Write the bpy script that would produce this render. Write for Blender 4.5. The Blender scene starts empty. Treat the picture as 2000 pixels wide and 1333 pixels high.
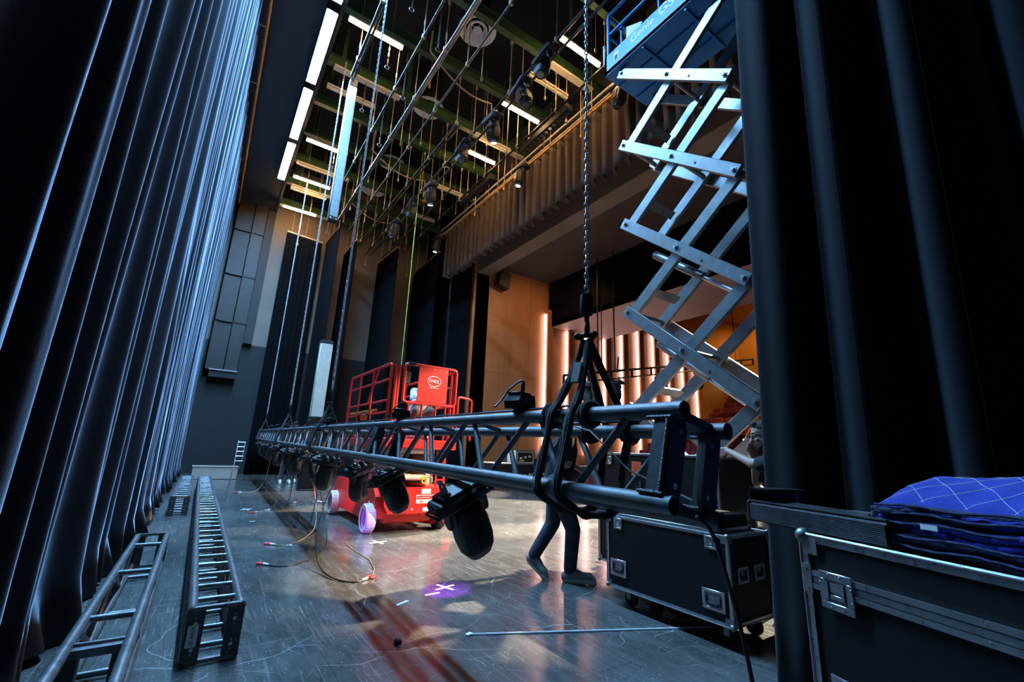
import bpy, bmesh, math, random
from math import sin, cos, pi, radians
from mathutils import Vector as V, Matrix as M

C = bpy.context.scene.collection
SC = bpy.context.scene
rnd = random.Random(7)

# ---------------------------------------------------------------- camera, world, exposure
cd = bpy.data.cameras.new('camera'); cam = bpy.data.objects.new('camera', cd); C.objects.link(cam)
cd.sensor_width = 36.0; cd.lens = 858.0 / 2000 * 36; cd.clip_start = 0.02; cd.clip_end = 200
cam.matrix_world = M(((0.82141179, -0.17090463, -0.54412708, 0.0),
                      (-0.56891586, -0.17825407, -0.80284508, 0.0),
                      (0.04021708, 0.96902895, -0.24365034, 1.22), (0, 0, 0, 1)))
SC.camera = cam
SC.view_settings.view_transform = 'Standard'; SC.view_settings.look = 'None'
SC.view_settings.gamma = 1.0; SC.view_settings.use_curve_mapping = False
SC.view_settings.exposure = 0.0
SC.cycles.use_denoising = True
SC.cycles.max_bounces = 6; SC.cycles.diffuse_bounces = 3; SC.cycles.glossy_bounces = 3
SC.cycles.sample_clamp_indirect = 4.0
w = bpy.data.worlds.new('world'); SC.world = w; w.use_nodes = True
w.node_tree.nodes['Background'].inputs[0].default_value = (0.5, 0.6, 0.9, 1)
w.node_tree.nodes['Background'].inputs[1].default_value = 0.004

LED_POWER = 640.0      # radiance of the cold LED battens
TUBE_POWER = 110.0      # radiance of the warm fluorescent tubes
WALL_STRIP = 8.0       # auditorium wall light slots

def spot(name, loc, target, power, color, angle, blend=0.3, size=0.08):
    d = bpy.data.lights.new(name, 'SPOT'); d.energy = power; d.color = color
    d.spot_size = radians(angle); d.spot_blend = blend; d.shadow_soft_size = size
    o = bpy.data.objects.new(name, d); C.objects.link(o); o.location = loc
    o.rotation_euler = (V(target) - V(loc)).to_track_quat('-Z', 'Y').to_euler()
    return o
def area(name, loc, target, power, color, sx, sy):
    d = bpy.data.lights.new(name, 'AREA'); d.energy = power; d.color = color
    d.shape = 'RECTANGLE'; d.size = sx; d.size_y = sy
    o = bpy.data.objects.new(name, d); C.objects.link(o); o.location = loc
    o.rotation_euler = (V(target) - V(loc)).to_track_quat('-Z', 'Y').to_euler()
    return o
# front of house profile spots on the lighting bridge, house lights, followed by the beams of the hung moving lights
spot('bridge_spot', (11.5, 3.0, 7.3), (5.2, 4.0, 0), 35000, (1.0, 0.84, 0.62), 31, 0.22, 0.06)
spot('bridge_spot', (11.5, 8.5, 7.3), (5.2, 8.2, 0), 35000, (1.0, 0.84, 0.62), 31, 0.25, 0.06)
spot('bridge_spot', (11.5, 12.3, 7.3), (5.4, 12.3, 0), 14000, (1.0, 0.84, 0.62), 31, 0.3, 0.06)
spot('bridge_spot', (11.5, -0.8, 7.3), (2.75, 6.7, 0.9), 16000, (1.0, 0.84, 0.66), 13, 0.4, 0.06)
spot('house_downlight', (19.5, 9.5, 7.6), (19.5, 9.5, 0), 1000, (1.0, 0.62, 0.22), 140, 0.6, 0.2)
spot('house_downlight', (25.5, 11.0, 9.8), (27.0, 12.0, 5.0), 2400, (1.0, 0.56, 0.14), 150, 0.6, 0.2)
spot('house_downlight', (10.3, 10.6, 8.3), (10.6, 14.5, 3.6), 330, (1.0, 0.55, 0.27), 120, 0.7, 0.2)
spot('purple_beam', (1.6, 3.5, 0.95), (2.02, 3.87, 0.0), 420, (0.42, 0.06, 1.0), 26, 0.8, 0.03)
spot('purple_beam', (1.3, 5.35, 0.5), (2.16, 6.72, 0.16), 170, (0.4, 0.08, 1.0), 20, 0.8, 0.03)
spot('magenta_beam', (1.3, 7.0, 0.5), (2.2, 8.0, 0.5), 90, (1.0, 0.04, 0.3), 44, 0.8, 0.03)

# ---------------------------------------------------------------- materials
MT = {}
def mat(name, color, rough=0.5, metal=0.0, noise=0.0, nscale=8.0, bump=0.0, bscale=60.0, spec=0.5, sheen=0.0, emit=None, estr=0.0, rnoise=0.0, stretch=None):
    m = bpy.data.materials.new(name); m.use_nodes = True; MT[name] = m
    nt = m.node_tree; b = nt.nodes['Principled BSDF']
    b.inputs['Base Color'].default_value = (*color, 1); b.inputs['Roughness'].default_value = rough
    b.inputs['Metallic'].default_value = metal; b.inputs['Specular IOR Level'].default_value = spec
    if sheen:
        b.inputs['Sheen Weight'].default_value = sheen; b.inputs['Sheen Roughness'].default_value = 0.35
        b.inputs['Sheen Tint'].default_value = (0.8, 0.85, 1, 1)
    if emit:
        b.inputs['Emission Color'].default_value = (*emit, 1); b.inputs['Emission Strength'].default_value = estr
    if noise or bump or rnoise:
        tc = nt.nodes.new('ShaderNodeTexCoord'); src = tc.outputs['Object']
        if stretch:
            mp = nt.nodes.new('ShaderNodeMapping'); mp.inputs['Scale'].default_value = stretch
            nt.links.new(src, mp.inputs['Vector']); src = mp.outputs['Vector']
    if noise:
        n = nt.nodes.new('ShaderNodeTexNoise'); n.inputs['Scale'].default_value = nscale; n.inputs['Detail'].default_value = 5
        nt.links.new(src, n.inputs['Vector'])
        r = nt.nodes.new('ShaderNodeValToRGB'); r.color_ramp.elements[0].position = 0.3; r.color_ramp.elements[1].position = 0.7
        r.color_ramp.elements[0].color = tuple(c * (1 - noise) for c in color) + (1,)
        r.color_ramp.elements[1].color = tuple(min(1, c * (1 + noise)) for c in color) + (1,)
        nt.links.new(n.outputs['Fac'], r.inputs['Fac']); nt.links.new(r.outputs['Color'], b.inputs['Base Color'])
    if rnoise:
        n = nt.nodes.new('ShaderNodeTexNoise'); n.inputs['Scale'].default_value = nscale * 1.7; n.inputs['Detail'].default_value = 4
        nt.links.new(src, n.inputs['Vector'])
        mr = nt.nodes.new('ShaderNodeMapRange'); mr.inputs[3].default_value = max(0.02, rough - rnoise); mr.inputs[4].default_value = min(1, rough + rnoise)
        nt.links.new(n.outputs['Fac'], mr.inputs[0]); nt.links.new(mr.outputs[0], b.inputs['Roughness'])
    if bump:
        n = nt.nodes.new('ShaderNodeTexNoise'); n.inputs['Scale'].default_value = bscale; n.inputs['Detail'].default_value = 3
        nt.links.new(src, n.inputs['Vector'])
        bp = nt.nodes.new('ShaderNodeBump'); bp.inputs['Strength'].default_value = bump; bp.inputs['Distance'].default_value = 0.01
        nt.links.new(n.outputs['Fac'], bp.inputs['Height']); nt.links.new(bp.outputs['Normal'], b.inputs['Normal'])
    return m
def floor_mat(name, base, seam=True):
    m = mat(name, base, 0.2); nt = m.node_tree; b = nt.nodes['Principled BSDF']; L = nt.links.new
    tc = nt.nodes.new('ShaderNodeTexCoord')
    def noise(scale, detail, sc=(1, 1, 1), rot=0.0, dist=0.0):
        mp = nt.nodes.new('ShaderNodeMapping'); mp.inputs['Scale'].default_value = sc; mp.inputs['Rotation'].default_value = (0, 0, rot)
        L(tc.outputs['Object'], mp.inputs['Vector'])
        n = nt.nodes.new('ShaderNodeTexNoise'); n.inputs['Scale'].default_value = scale; n.inputs['Detail'].default_value = detail
        n.inputs['Distortion'].default_value = dist
        L(mp.outputs['Vector'], n.inputs['Vector']); return n.outputs['Fac']
    def step(x, lo, hi, a=0.0, c=1.0):
        r = nt.nodes.new('ShaderNodeMapRange'); r.inputs[1].default_value = lo; r.inputs[2].default_value = hi
        r.inputs[3].default_value = a; r.inputs[4].default_value = c; L(x, r.inputs[0]); return r.outputs[0]
    def op(o, x, y):
        n = nt.nodes.new('ShaderNodeMath'); n.operation = o; n.use_clamp = o != 'POWER'
        for i, q in enumerate((x, y)):
            if isinstance(q, float): n.inputs[i].default_value = q
            else: L(q, n.inputs[i])
        return n.outputs[0]
    big = step(noise(0.9, 6, dist=0.6), 0.3, 0.72); fine = step(noise(14, 8, (1, 0.35, 1), 0.5), 0.35, 0.75)
    tone = op('ADD', op('MULTIPLY', big, 0.6), op('MULTIPLY', fine, 0.4))
    def crack(scale, seed, width, lo, hi, dist):
        mp = nt.nodes.new('ShaderNodeMapping'); mp.inputs['Location'].default_value = (seed, seed * 0.7, 0)
        nz = nt.nodes.new('ShaderNodeTexNoise'); nz.inputs['Scale'].default_value = 1.3; nz.inputs['Detail'].default_value = 2
        L(tc.outputs['Object'], mp.inputs['Vector']); L(tc.outputs['Object'], nz.inputs['Vector'])
        ma = nt.nodes.new('ShaderNodeVectorMath'); ma.operation = 'MULTIPLY_ADD'; ma.inputs[1].default_value = (dist, dist, 0)
        L(nz.outputs['Color'], ma.inputs[0]); L(mp.outputs['Vector'], ma.inputs[2])
        vo = nt.nodes.new('ShaderNodeTexVoronoi'); vo.feature = 'DISTANCE_TO_EDGE'; vo.inputs['Scale'].default_value = scale; vo.inputs['Randomness'].default_value = 1.0
        vo.voronoi_dimensions = '2D'; L(ma.outputs[0], vo.inputs['Vector'])
        return op('MULTIPLY', step(vo.outputs['Distance'], width, 0.0), step(noise(1.6, 3, (1, 1, 1), seed), lo, hi))
    scr = op('MULTIPLY', crack(0.8, 3.1, 0.004, 0.42, 0.52, 0.9), 0.9)
    for sc_, sd_, wd_, lo_, k_ in ((1.7, 7.7, 0.006, 0.46, 0.75), (3.6, 1.9, 0.009, 0.48, 0.5), (6.5, 5.3, 0.012, 0.5, 0.4)):
        scr = op('MAXIMUM', scr, op('MULTIPLY', crack(sc_, sd_, wd_, lo_, lo_ + 0.1, 0.7), k_))
    for rot_, sc_ in ((0.6, (60, 2.2, 1)), (1.9, (70, 2.6, 1)), (2.7, (50, 1.8, 1))):
        scr = op('MAXIMUM', scr, op('MULTIPLY', step(noise(1.0, 2, sc_, rot_, 0.6), 0.62, 0.72), 0.3))
    speck = step(noise(60, 2), 0.68, 0.71)
    scr = op('MAXIMUM', scr, op('MULTIPLY', speck, 0.8))
    mx = nt.nodes.new('ShaderNodeMix'); mx.data_type = 'RGBA'
    mx.inputs['A'].default_value = (*[c * 0.45 for c in base], 1); mx.inputs['B'].default_value = (*[c * 1.9 for c in base], 1)
    L(tone, mx.inputs['Factor'])
    m2 = nt.nodes.new('ShaderNodeMix'); m2.data_type = 'RGBA'; L(mx.outputs['Result'], m2.inputs['A'])
    m2.inputs['B'].default_value = (0.42, 0.42, 0.4, 1); L(op('MULTIPLY', scr, 0.6), m2.inputs['Factor'])
    out = m2.outputs['Result']
    br = nt.nodes.new('ShaderNodeTexBrick'); br.inputs['Scale'].default_value = 1.0; br.inputs['Mortar Size'].default_value = 0.0025
    br.inputs['Brick Width'].default_value = 2.44; br.inputs['Row Height'].default_value = 1.22; br.offset = 0.5
    mp = nt.nodes.new('ShaderNodeMapping'); mp.inputs['Location'].default_value = (0.4, 0.35, 0)
    L(tc.outputs['Object'], mp.inputs['Vector']); L(mp.outputs['Vector'], br.inputs['Vector'])
    m3 = nt.nodes.new('ShaderNodeMix'); m3.data_type = 'RGBA'; L(out, m3.inputs['A']); m3.inputs['B'].default_value = (0.012, 0.012, 0.012, 1)
    L(op('MULTIPLY', br.outputs['Fac'], 0.5), m3.inputs['Factor']); L(m3.outputs['Result'], b.inputs['Base Color'])
    rg = op('ADD', op('MULTIPLY', step(noise(2.2, 5), 0.3, 0.75), 0.14), 0.1)
    L(op('ADD', rg, op('MULTIPLY', scr, 0.3)), b.inputs['Roughness'])
    bp = nt.nodes.new('ShaderNodeBump'); bp.inputs['Strength'].default_value = 0.05; bp.inputs['Distance'].default_value = 0.01
    L(noise(26, 4), bp.inputs['Height']); L(bp.outputs['Normal'], b.inputs['Normal'])
    return m
def panel_mat(name, base, cw, ch, dark, rough=0.5, noise=0.15):
    """wood or board panels with thin joints, on a wall whose plane is X-Z or Y-Z (object coordinates x/z)"""
    m = mat(name, base, rough, noise=noise, nscale=3.0, stretch=(1, 1, 0.25)); nt = m.node_tree; b = nt.nodes['Principled BSDF']; L = nt.links.new
    tc = nt.nodes.new('ShaderNodeTexCoord'); sp = nt.nodes.new('ShaderNodeSeparateXYZ'); L(tc.outputs['Object'], sp.inputs[0])
    ad = nt.nodes.new('ShaderNodeMath'); L(sp.outputs[0], ad.inputs[0]); L(sp.outputs[1], ad.inputs[1])
    cb = nt.nodes.new('ShaderNodeCombineXYZ'); L(ad.outputs[0], cb.inputs[0]); L(sp.outputs[2], cb.inputs[1])
    br = nt.nodes.new('ShaderNodeTexBrick'); br.offset = 0.0; br.inputs['Scale'].default_value = 1.0; br.inputs['Mortar Size'].default_value = 0.006
    br.inputs['Brick Width'].default_value = cw; br.inputs['Row Height'].default_value = ch; L(cb.outputs[0], br.inputs['Vector'])
    mx = nt.nodes.new('ShaderNodeMix'); mx.data_type = 'RGBA'; src = b.inputs['Base Color'].links[0].from_socket
    L(src, mx.inputs['A']); mx.inputs['B'].default_value = (*dark, 1); L(br.outputs['Fac'], mx.inputs['Factor'])
    L(mx.outputs['Result'], b.inputs['Base Color']); return m

floor_mat('stage_floor', (0.07, 0.071, 0.068))
mat('velour', (0.011, 0.0135, 0.02), 0.95, spec=0.1, sheen=0.85, bump=0.25, bscale=220)
mat('leg_velour_dim', (0.0055, 0.006, 0.0078), 0.95, spec=0.1, sheen=0.18, bump=0.25, bscale=220)  # darker copy of the velour, weaker light on the right leg put into its colour
mat('black_drape', (0.004, 0.004, 0.005), 0.95, spec=0.05, sheen=0.02, bump=0.2, bscale=150)
mat('valance_cloth', (0.1, 0.07, 0.053), 0.95, spec=0.1, sheen=0.3, bump=0.2, bscale=150)
mat('far_wall', (0.17, 0.135, 0.105), 0.8, noise=0.12, nscale=1.2, bump=0.1, bscale=30)
mat('dark_wall', (0.013, 0.0135, 0.015), 0.8, noise=0.15, nscale=2)
mat('black_wall', (0.003, 0.003, 0.0035), 0.9, spec=0.1, noise=0.2, nscale=2)
mat('header_wall', (0.2, 0.15, 0.105), 0.8, noise=0.15, nscale=0.8)
mat('apron_brown', (0.075, 0.052, 0.04), 0.8, noise=0.15, nscale=0.8)
mat('soffit_board', (0.012, 0.0125, 0.015), 0.7, noise=0.1, nscale=1.5)
panel_mat('soffit_panel', (0.03, 0.031, 0.036), 30.0, 2.35, (0.003, 0.003, 0.004), 0.8)
mat('ceiling_black', (0.011, 0.011, 0.012), 0.9, noise=0.4, nscale=0.6)
mat('green_steel', (0.028, 0.075, 0.026), 0.5, noise=0.25, nscale=6)
mat('cream', (0.62, 0.55, 0.4), 0.5)
mat('duct_metal', (0.013, 0.0098, 0.008), 0.6, 0.0, noise=0.4, nscale=3)
panel_mat('wood', (0.36, 0.155, 0.055), 1.2, 2.1, (0.08, 0.03, 0.012), 0.45)
mat('wood_fin', (0.3, 0.13, 0.045), 0.5, noise=0.15, nscale=3)
mat('wood_amber', (0.42, 0.2, 0.05), 0.5, noise=0.1, nscale=1)
mat('plaster', (0.4, 0.3, 0.25), 0.6, noise=0.05, nscale=2)
mat('orange_board', (0.5, 0.2, 0.035), 0.6, noise=0.35, nscale=9, stretch=(1, 0.2, 1))
mat('pipe_dark', (0.045, 0.04, 0.036), 0.4, 0.6, noise=0.3, nscale=20)
mat('pipe_steel', (0.23, 0.21, 0.2), 0.35, 0.9, noise=0.2, nscale=10)
mat('rod_tan', (0.42, 0.33, 0.2), 0.5, 0.2, noise=0.2, nscale=12)
mat('truss_black', (0.12, 0.125, 0.132), 0.45, 0.25, noise=0.25, nscale=30, bump=0.15, bscale=400)
mat('truss_plate', (0.055, 0.057, 0.06), 0.5, 0.3, noise=0.3, nscale=40, bump=0.2, bscale=350)
mat('weld', (0.1, 0.105, 0.11), 0.45, 0.7, bump=0.8, bscale=220)
mat('truss_grey', (0.15, 0.155, 0.16), 0.4, 0.55, noise=0.45, nscale=18, rnoise=0.15)
mat('black_plastic', (0.012, 0.012, 0.013), 0.42, noise=0.2, nscale=30)
mat('black_shell', (0.018, 0.018, 0.019), 0.5, bump=0.12, bscale=300)
mat('black_metal', (0.02, 0.02, 0.021), 0.4, 0.5)
mat('rubber', (0.012, 0.012, 0.012), 0.8)
mat('cable', (0.013, 0.013, 0.014), 0.45)
mat('sling', (0.028, 0.024, 0.022), 0.95, sheen=0.3, bump=0.5, bscale=300)
mat('sling_edge', (0.32, 0.3, 0.27), 0.8)
mat('chain_steel', (0.62, 0.64, 0.66), 0.35, 0.35)
mat('bright_steel', (0.6, 0.61, 0.62), 0.3, 0.95, noise=0.12, nscale=25, rnoise=0.1)
mat('dull_steel', (0.3, 0.3, 0.3), 0.45, 0.9, noise=0.25, nscale=25, rnoise=0.12)
mat('case_black', (0.005, 0.0052, 0.006), 0.5, spec=0.3, noise=0.3, nscale=25, bump=0.12, bscale=350)
mat('red_paint', (0.62, 0.022, 0.014), 0.35, noise=0.08, nscale=5)
mat('yellow_paint', (0.75, 0.4, 0.02), 0.4)
mat('yellow_plastic', (0.8, 0.62, 0.04), 0.4)
mat('cream_metal', (0.62, 0.61, 0.5), 0.45, noise=0.1, nscale=6)
mat('arm_grey', (0.23, 0.232, 0.236), 0.36, 0.7, noise=0.12, nscale=9)
mat('lift_blue', (0.012, 0.19, 0.48), 0.4, noise=0.12, nscale=5)
mat('white_paint', (0.75, 0.75, 0.73), 0.5)
mat('sticker_white', (0.78, 0.78, 0.74), 0.5)
mat('sticker_blue', (0.1, 0.25, 0.5), 0.5)
mat('sticker_red', (0.5, 0.03, 0.03), 0.5)
mat('ink', (0.03, 0.03, 0.03), 0.6)
mat('tyre_white', (0.6, 0.58, 0.52), 0.75, noise=0.15, nscale=20)
mat('wheel_hub', (0.35, 0.33, 0.36), 0.5)
mat('white_tape', (0.78, 0.8, 0.82), 0.6)
mat('red_plastic', (0.65, 0.03, 0.025), 0.4)
mat('orange_paper', (1.0, 0.13, 0.03), 0.6)
mat('blanket_blue', (0.008, 0.022, 0.3), 0.85, sheen=0.35, bump=0.4, bscale=120)
mat('blanket_back', (0.02, 0.025, 0.075), 0.9, sheen=0.3, bump=0.4, bscale=120)
mat('thread', (0.55, 0.55, 0.6), 0.8)
mat('denim', (0.032, 0.037, 0.055), 0.85, noise=0.3, nscale=25, bump=0.25, bscale=90)
mat('dark_cloth', (0.02, 0.021, 0.024), 0.9, noise=0.2, nscale=20, bump=0.2, bscale=60)
mat('khaki', (0.16, 0.13, 0.09), 0.9)
mat('pale_cloth', (0.5, 0.56, 0.68), 0.85)
mat('skin', (0.5, 0.27, 0.19), 0.5, noise=0.1, nscale=20)
mat('hair', (0.025, 0.017, 0.012), 0.7, bump=0.5, bscale=120)
mat('shoe_grey', (0.22, 0.22, 0.2), 0.8)
mat('shoe_white', (0.65, 0.62, 0.52), 0.7)
mat('seat_maroon', (0.16, 0.018, 0.028), 0.8, noise=0.15, nscale=10)
mat('seat_shell', (0.06, 0.02, 0.018), 0.5)
mat('aud_floor', (0.06, 0.03, 0.02), 0.8)
mat('lens', (0.06, 0.065, 0.07), 0.08, spec=1.0)
mat('glass_black', (0.01, 0.01, 0.012), 0.1)
mat('rope_green', (0.4, 0.5, 0.06), 0.7)
mat('diffuser_white', (0.85, 0.8, 0.72), 0.5)
mat('led_cold', (0.8, 0.9, 1), 0.5, emit=(0.23, 0.56, 1.0), estr=LED_POWER)
mat('tube_warm', (1, 0.9, 0.7), 0.5, emit=(1.0, 0.6, 0.27), estr=TUBE_POWER)
mat('strip_warm', (1, 0.9, 0.8), 0.5, emit=(1.0, 0.62, 0.57), estr=WALL_STRIP)
mat('lens_lit', (1, 1, 1), 0.4, emit=(0.85, 0.95, 1.0), estr=12.0)
mat('house_bulb', (1, 0.8, 0.5), 0.4, emit=(1.0, 0.7, 0.3), estr=14.0)
mat('booth_glow', (0.8, 0.6, 0.3), 0.4, emit=(1.0, 0.7, 0.3), estr=0.9)

# ---------------------------------------------------------------- mesh helpers
Z = V((0, 0, 1))
def frame(d, up=Z):
    d = d.normalized(); s = d.cross(up)
    if s.length < 1e-4: s = d.cross(V((1, 0, 0)))
    s.normalize(); return s, s.cross(d).normalized()
class B:
    def __init__(self): self.bm = bmesh.new()
    def poly(self, pts): return self.bm.faces.new([self.bm.verts.new(V(p)) for p in pts])
    def box(self, c, s, rot=None, bev=0.0):
        c = V(c); vs = []
        for i in range(8):
            p = V(((i & 1) - .5, (i >> 1 & 1) - .5, (i >> 2 & 1) - .5)); p = V((p.x * s[0], p.y * s[1], p.z * s[2]))
            if rot is not None: p = rot @ p
            vs.append(self.bm.verts.new(c + p))
        fs = [self.bm.faces.new([vs[k] for k in q]) for q in ((0, 2, 3, 1), (4, 5, 7, 6), (0, 1, 5, 4), (2, 6, 7, 3), (0, 4, 6, 2), (1, 3, 7, 5))]
        if bev:
            es = list({e for f in fs for e in f.edges}); bmesh.ops.bevel(self.bm, geom=es, offset=bev, segments=1, affect='EDGES', profile=0.5)
        return self
    def bar(self, p, q, w, h, up=Z, bev=0.0):
        p, q = V(p), V(q); s, u = frame(q - p, up); d = (q - p).normalized()
        return self.box((p + q) / 2, (w, (q - p).length, h), M((s, d, u)).transposed(), bev)
    def ring(self, c, s, u, r, n): return [self.bm.verts.new(c + s * (cos(2 * pi * k / n) * r) + u * (sin(2 * pi * k / n) * r)) for k in range(n)]
    def skin(self, rings, closed=False, cap=True):
        n = len(rings[0])
        for a, b in zip(rings, rings[1:] + ([rings[0]] if closed else [])):
            for k in range(n): self.bm.faces.new((a[k], a[(k + 1) % n], b[(k + 1) % n], b[k]))
        if cap and not closed:
            self.bm.faces.new(rings[0][::-1]); self.bm.faces.new(rings[-1])
        return self
    def tube(self, p, q, r, r2=None, n=12, cap=True):
        p, q = V(p), V(q); s, u = frame(q - p)
        return self.skin([self.ring(p, s, u, r, n), self.ring(q, s, u, r if r2 is None else r2, n)], cap=cap)
    def pipe(self, p, q, r, wall, n=16):
        p, q = V(p), V(q); s, u = frame(q - p); a = [self.ring(x, s, u, y, n) for x, y in ((p, r), (q, r), (q, r - wall), (p, r - wall))]
        return self.skin(a, closed=True)
    def path(self, pts, r, n=8, closed=False):
        pts = [V(p) for p in pts]; rings = []; m = len(pts); u = None
        for i, p in enumerate(pts):
            a = pts[(i - 1) % m] if closed or i else p; b = pts[(i + 1) % m] if closed or i < m - 1 else p
            d = (b - a).normalized()
            if u is None: s, u = frame(d)
            else:
                s = d.cross(u); s = s.normalized() if s.length > 1e-5 else frame(d)[0]; u = s.cross(d).normalized()
            rings.append(self.ring(p, s, u, r[i] if isinstance(r, (list, tuple)) else r, n))
        return self.skin(rings, closed)
    def lathe(self, prof, c=(0, 0, 0), axis=Z, n=24, cap=True):
        c = V(c); s, u = frame(V(axis)); d = V(axis).normalized()
        return self.skin([self.ring(c + d * z, s, u, max(r, 1e-4), n) for r, z in prof], cap=cap)
    def prism(self, pts, d):
        """closed planar outline (3D points) pushed along vector d"""
        a = [self.bm.verts.new(V(p)) for p in pts]; b = [self.bm.verts.new(V(p) + V(d)) for p in pts]; n = len(a)
        self.bm.faces.new(a[::-1]); self.bm.faces.new(b)
        for k in range(n): self.bm.faces.new((a[k], a[(k + 1) % n], b[(k + 1) % n], b[k]))
        return self
    def ball(self, c, r, n=16, rot=None):
        r = (r, r, r) if isinstance(r, (int, float)) else r
        mm = M.Translation(V(c)) @ (rot.to_4x4() if rot else M()) @ M.Diagonal((*r, 1))
        bmesh.ops.create_uvsphere(self.bm, u_segments=n, v_segments=max(6, n * 2 // 3), radius=1, matrix=mm); return self
    def grid(self, fn, nu, nv, cu=False):
        g = [[self.bm.verts.new(V(fn(i / nu, j / nv))) for j in range(nv + 1)] for i in range(nu + (0 if cu else 1))]
        for i in range(nu):
            for j in range(nv):
                a, b = g[i], g[(i + 1) % len(g)]; self.bm.faces.new((a[j], b[j], b[j + 1], a[j + 1]))
        return self
    def done(self, name, m, parent=None, at=None, smooth=44, normals=True, label=None):
        """links the collected shapes as ONE mesh object; at = world point that becomes the object's origin"""
        if normals: bmesh.ops.recalc_face_normals(self.bm, faces=self.bm.faces)
        base = V(at) if at is not None else (V(parent['_at']) if parent is not None and '_at' in parent else None)
        if base is not None: bmesh.ops.translate(self.bm, verts=self.bm.verts, vec=-base)
        me = bpy.data.meshes.new(name); self.bm.to_mesh(me); self.bm.free()
        if smooth:
            me.shade_smooth(); me.set_sharp_from_angle(angle=radians(smooth))
        me.materials.append(MT[m]); o = bpy.data.objects.new(name, me); C.objects.link(o)
        if parent is not None: o.parent = parent
        elif at is not None: o.location = at
        if label: o['label'] = label
        return o
def tag(o, label, cat, group=None, kind=None):
    o['label'] = label; o['category'] = cat
    if group: o['group'] = group
    if kind: o['kind'] = kind
    return o
def thing(name, label, cat, loc=(0, 0, 0), rz=0.0, group=None, world=False):
    """an Empty at the thing's base; with world=True its parts are given in world coordinates"""
    o = bpy.data.objects.new(name, None); C.objects.link(o); o.location = loc; o.rotation_euler = (0, 0, rz); o.empty_display_size = 0.1
    if world: o['_at'] = tuple(loc)
    return tag(o, label, cat, group)
def struct(b, name, m, smooth=0, **k):
    o = b.done(name, m, smooth=smooth, **k); o['kind'] = 'structure'; return o
def dup(root, loc, rz=None, label=None, group=None):
    def cp(o, par):
        c = o.copy(); C.objects.link(c)
        if par is not None: c.parent = par
        for ch in list(kids.get(o.name, ())): cp(ch, c)
        return c
    kids = {}
    for o in root.children_recursive: kids.setdefault(o.parent.name, []).append(o)
    r = cp(root, None); r.location = loc
    if rz is not None: r.rotation_euler = rz if not isinstance(rz, (int, float)) else (0, 0, rz)
    if label: r['label'] = label
    if group: r['group'] = group
    return r
def text(body, name, m, parent, mw, size, align='CENTER', ext=0.001, sx=1.0, bold=0.0):
    c = bpy.data.curves.new(name, 'FONT'); c.body = body; c.offset = bold; c.size = size; c.align_x = align; c.align_y = 'CENTER'; c.extrude = ext
    t = bpy.data.objects.new(name, c)
    C.objects.link(t); dg = bpy.context.evaluated_depsgraph_get(); me = bpy.data.meshes.new_from_object(t.evaluated_get(dg))
    bpy.data.objects.remove(t); me.materials.clear(); me.materials.append(MT[m])
    o = bpy.data.objects.new(name, me); C.objects.link(o); o.parent = parent
    mw = mw @ M.Diagonal((sx, 1, 1, 1))
    if parent is not None and '_at' in parent: mw = M.Translation(-V(parent['_at'])) @ mw
    o.matrix_basis = mw; return o
def basis(x, y, z, loc):
    m = M((V(x).normalized(), V(y).normalized(), V(z).normalized())).transposed().to_4x4(); m.translation = V(loc); return m

# ---------------------------------------------------------------- the setting
struct(B().box((4.7, 8.5, -0.15), (15.4, 23.6, 0.3)), 'floor', 'stage_floor')
struct(B().box((3.0, 20.2, 2.45), (11.0, 0.4, 4.9)), 'wall_far', 'dark_wall')
struct(B().box((3.0, 20.2, 9.0), (11.0, 0.4, 8.2)), 'wall_far_upper', 'far_wall')
struct(B().box((-2.7, 8.5, 6.5), (0.4, 23.6, 13.2)), 'wall_left', 'black_wall')
struct(B().box((3.0, -3.2, 6.5), (11.0, 0.4, 13.2)), 'wall_back', 'black_wall')
b = B(); b.box((8.3, 17.25, 6.5), (0.6, 5.5, 13.2)); struct(b, 'wall_right', 'black_wall')
b = B(); b.box((8.3, 5.75, 10.6), (0.6, 17.5, 4.9)); struct(b, 'wall_right_header', 'header_wall')
struct(B().box((2.9, 8.5, 13.2), (11.8, 23.6, 0.2)), 'ceiling', 'ceiling_black')
b = B(); b.box((-0.75, 8.5, 10.85), (3.5, 23.0, 0.3)); struct(b, 'ceiling_soffit', 'soffit_panel')
b = B(); b.box((0.98, 8.5, 10.88), (0.08, 23.0, 0.42)); struct(b, 'trim_1', 'soffit_board')
struct(B().box((0.87, 19.87, 7.8), (0.3, 0.26, 5.8)), 'trim_2', 'soffit_board')
# auditorium shell
struct(B().box((18.0, 14.75, 4.0), (20.2, 0.5, 12.6)), 'wall_side', 'wood')
struct(B().box((27.6, 6.5, 4.0), (0.4, 17.0, 12.6)), 'wall_end', 'wood_amber')
struct(B().box((10.1, 6.0, 8.75), (3.4, 17.0, 0.3)), 'ceiling_apron', 'apron_brown')
struct(B().box((21.0, 6.0, 9.9), (13.6, 17.0, 0.3)), 'ceiling_house', 'wood_fin')
b = B(); b.box((11.78, 6.0, 7.75), (0.16, 16.9, 2.3)); struct(b, 'wall_bridge', 'black_wall')
b = B(); b.box((13.4, 6.0, 6.68), (3.4, 16.9, 0.16)); struct(b, 'ceiling_bridge', 'plaster')
b = B(); b.box((15.0, 6.0, 7.9), (0.2, 16.9, 2.5)); struct(b, 'wall_bridge_rear', 'wood_fin')
b = B()
for i in range(14):
    x = 12.95 + 0.95 * i; z = -0.55 + 0.35 * i
    b.box((x + 0.475, 6.5, (z - 2.2) / 2), (0.951, 15.9, z + 2.2))
struct(b, 'floor_house', 'aud_floor')

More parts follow.
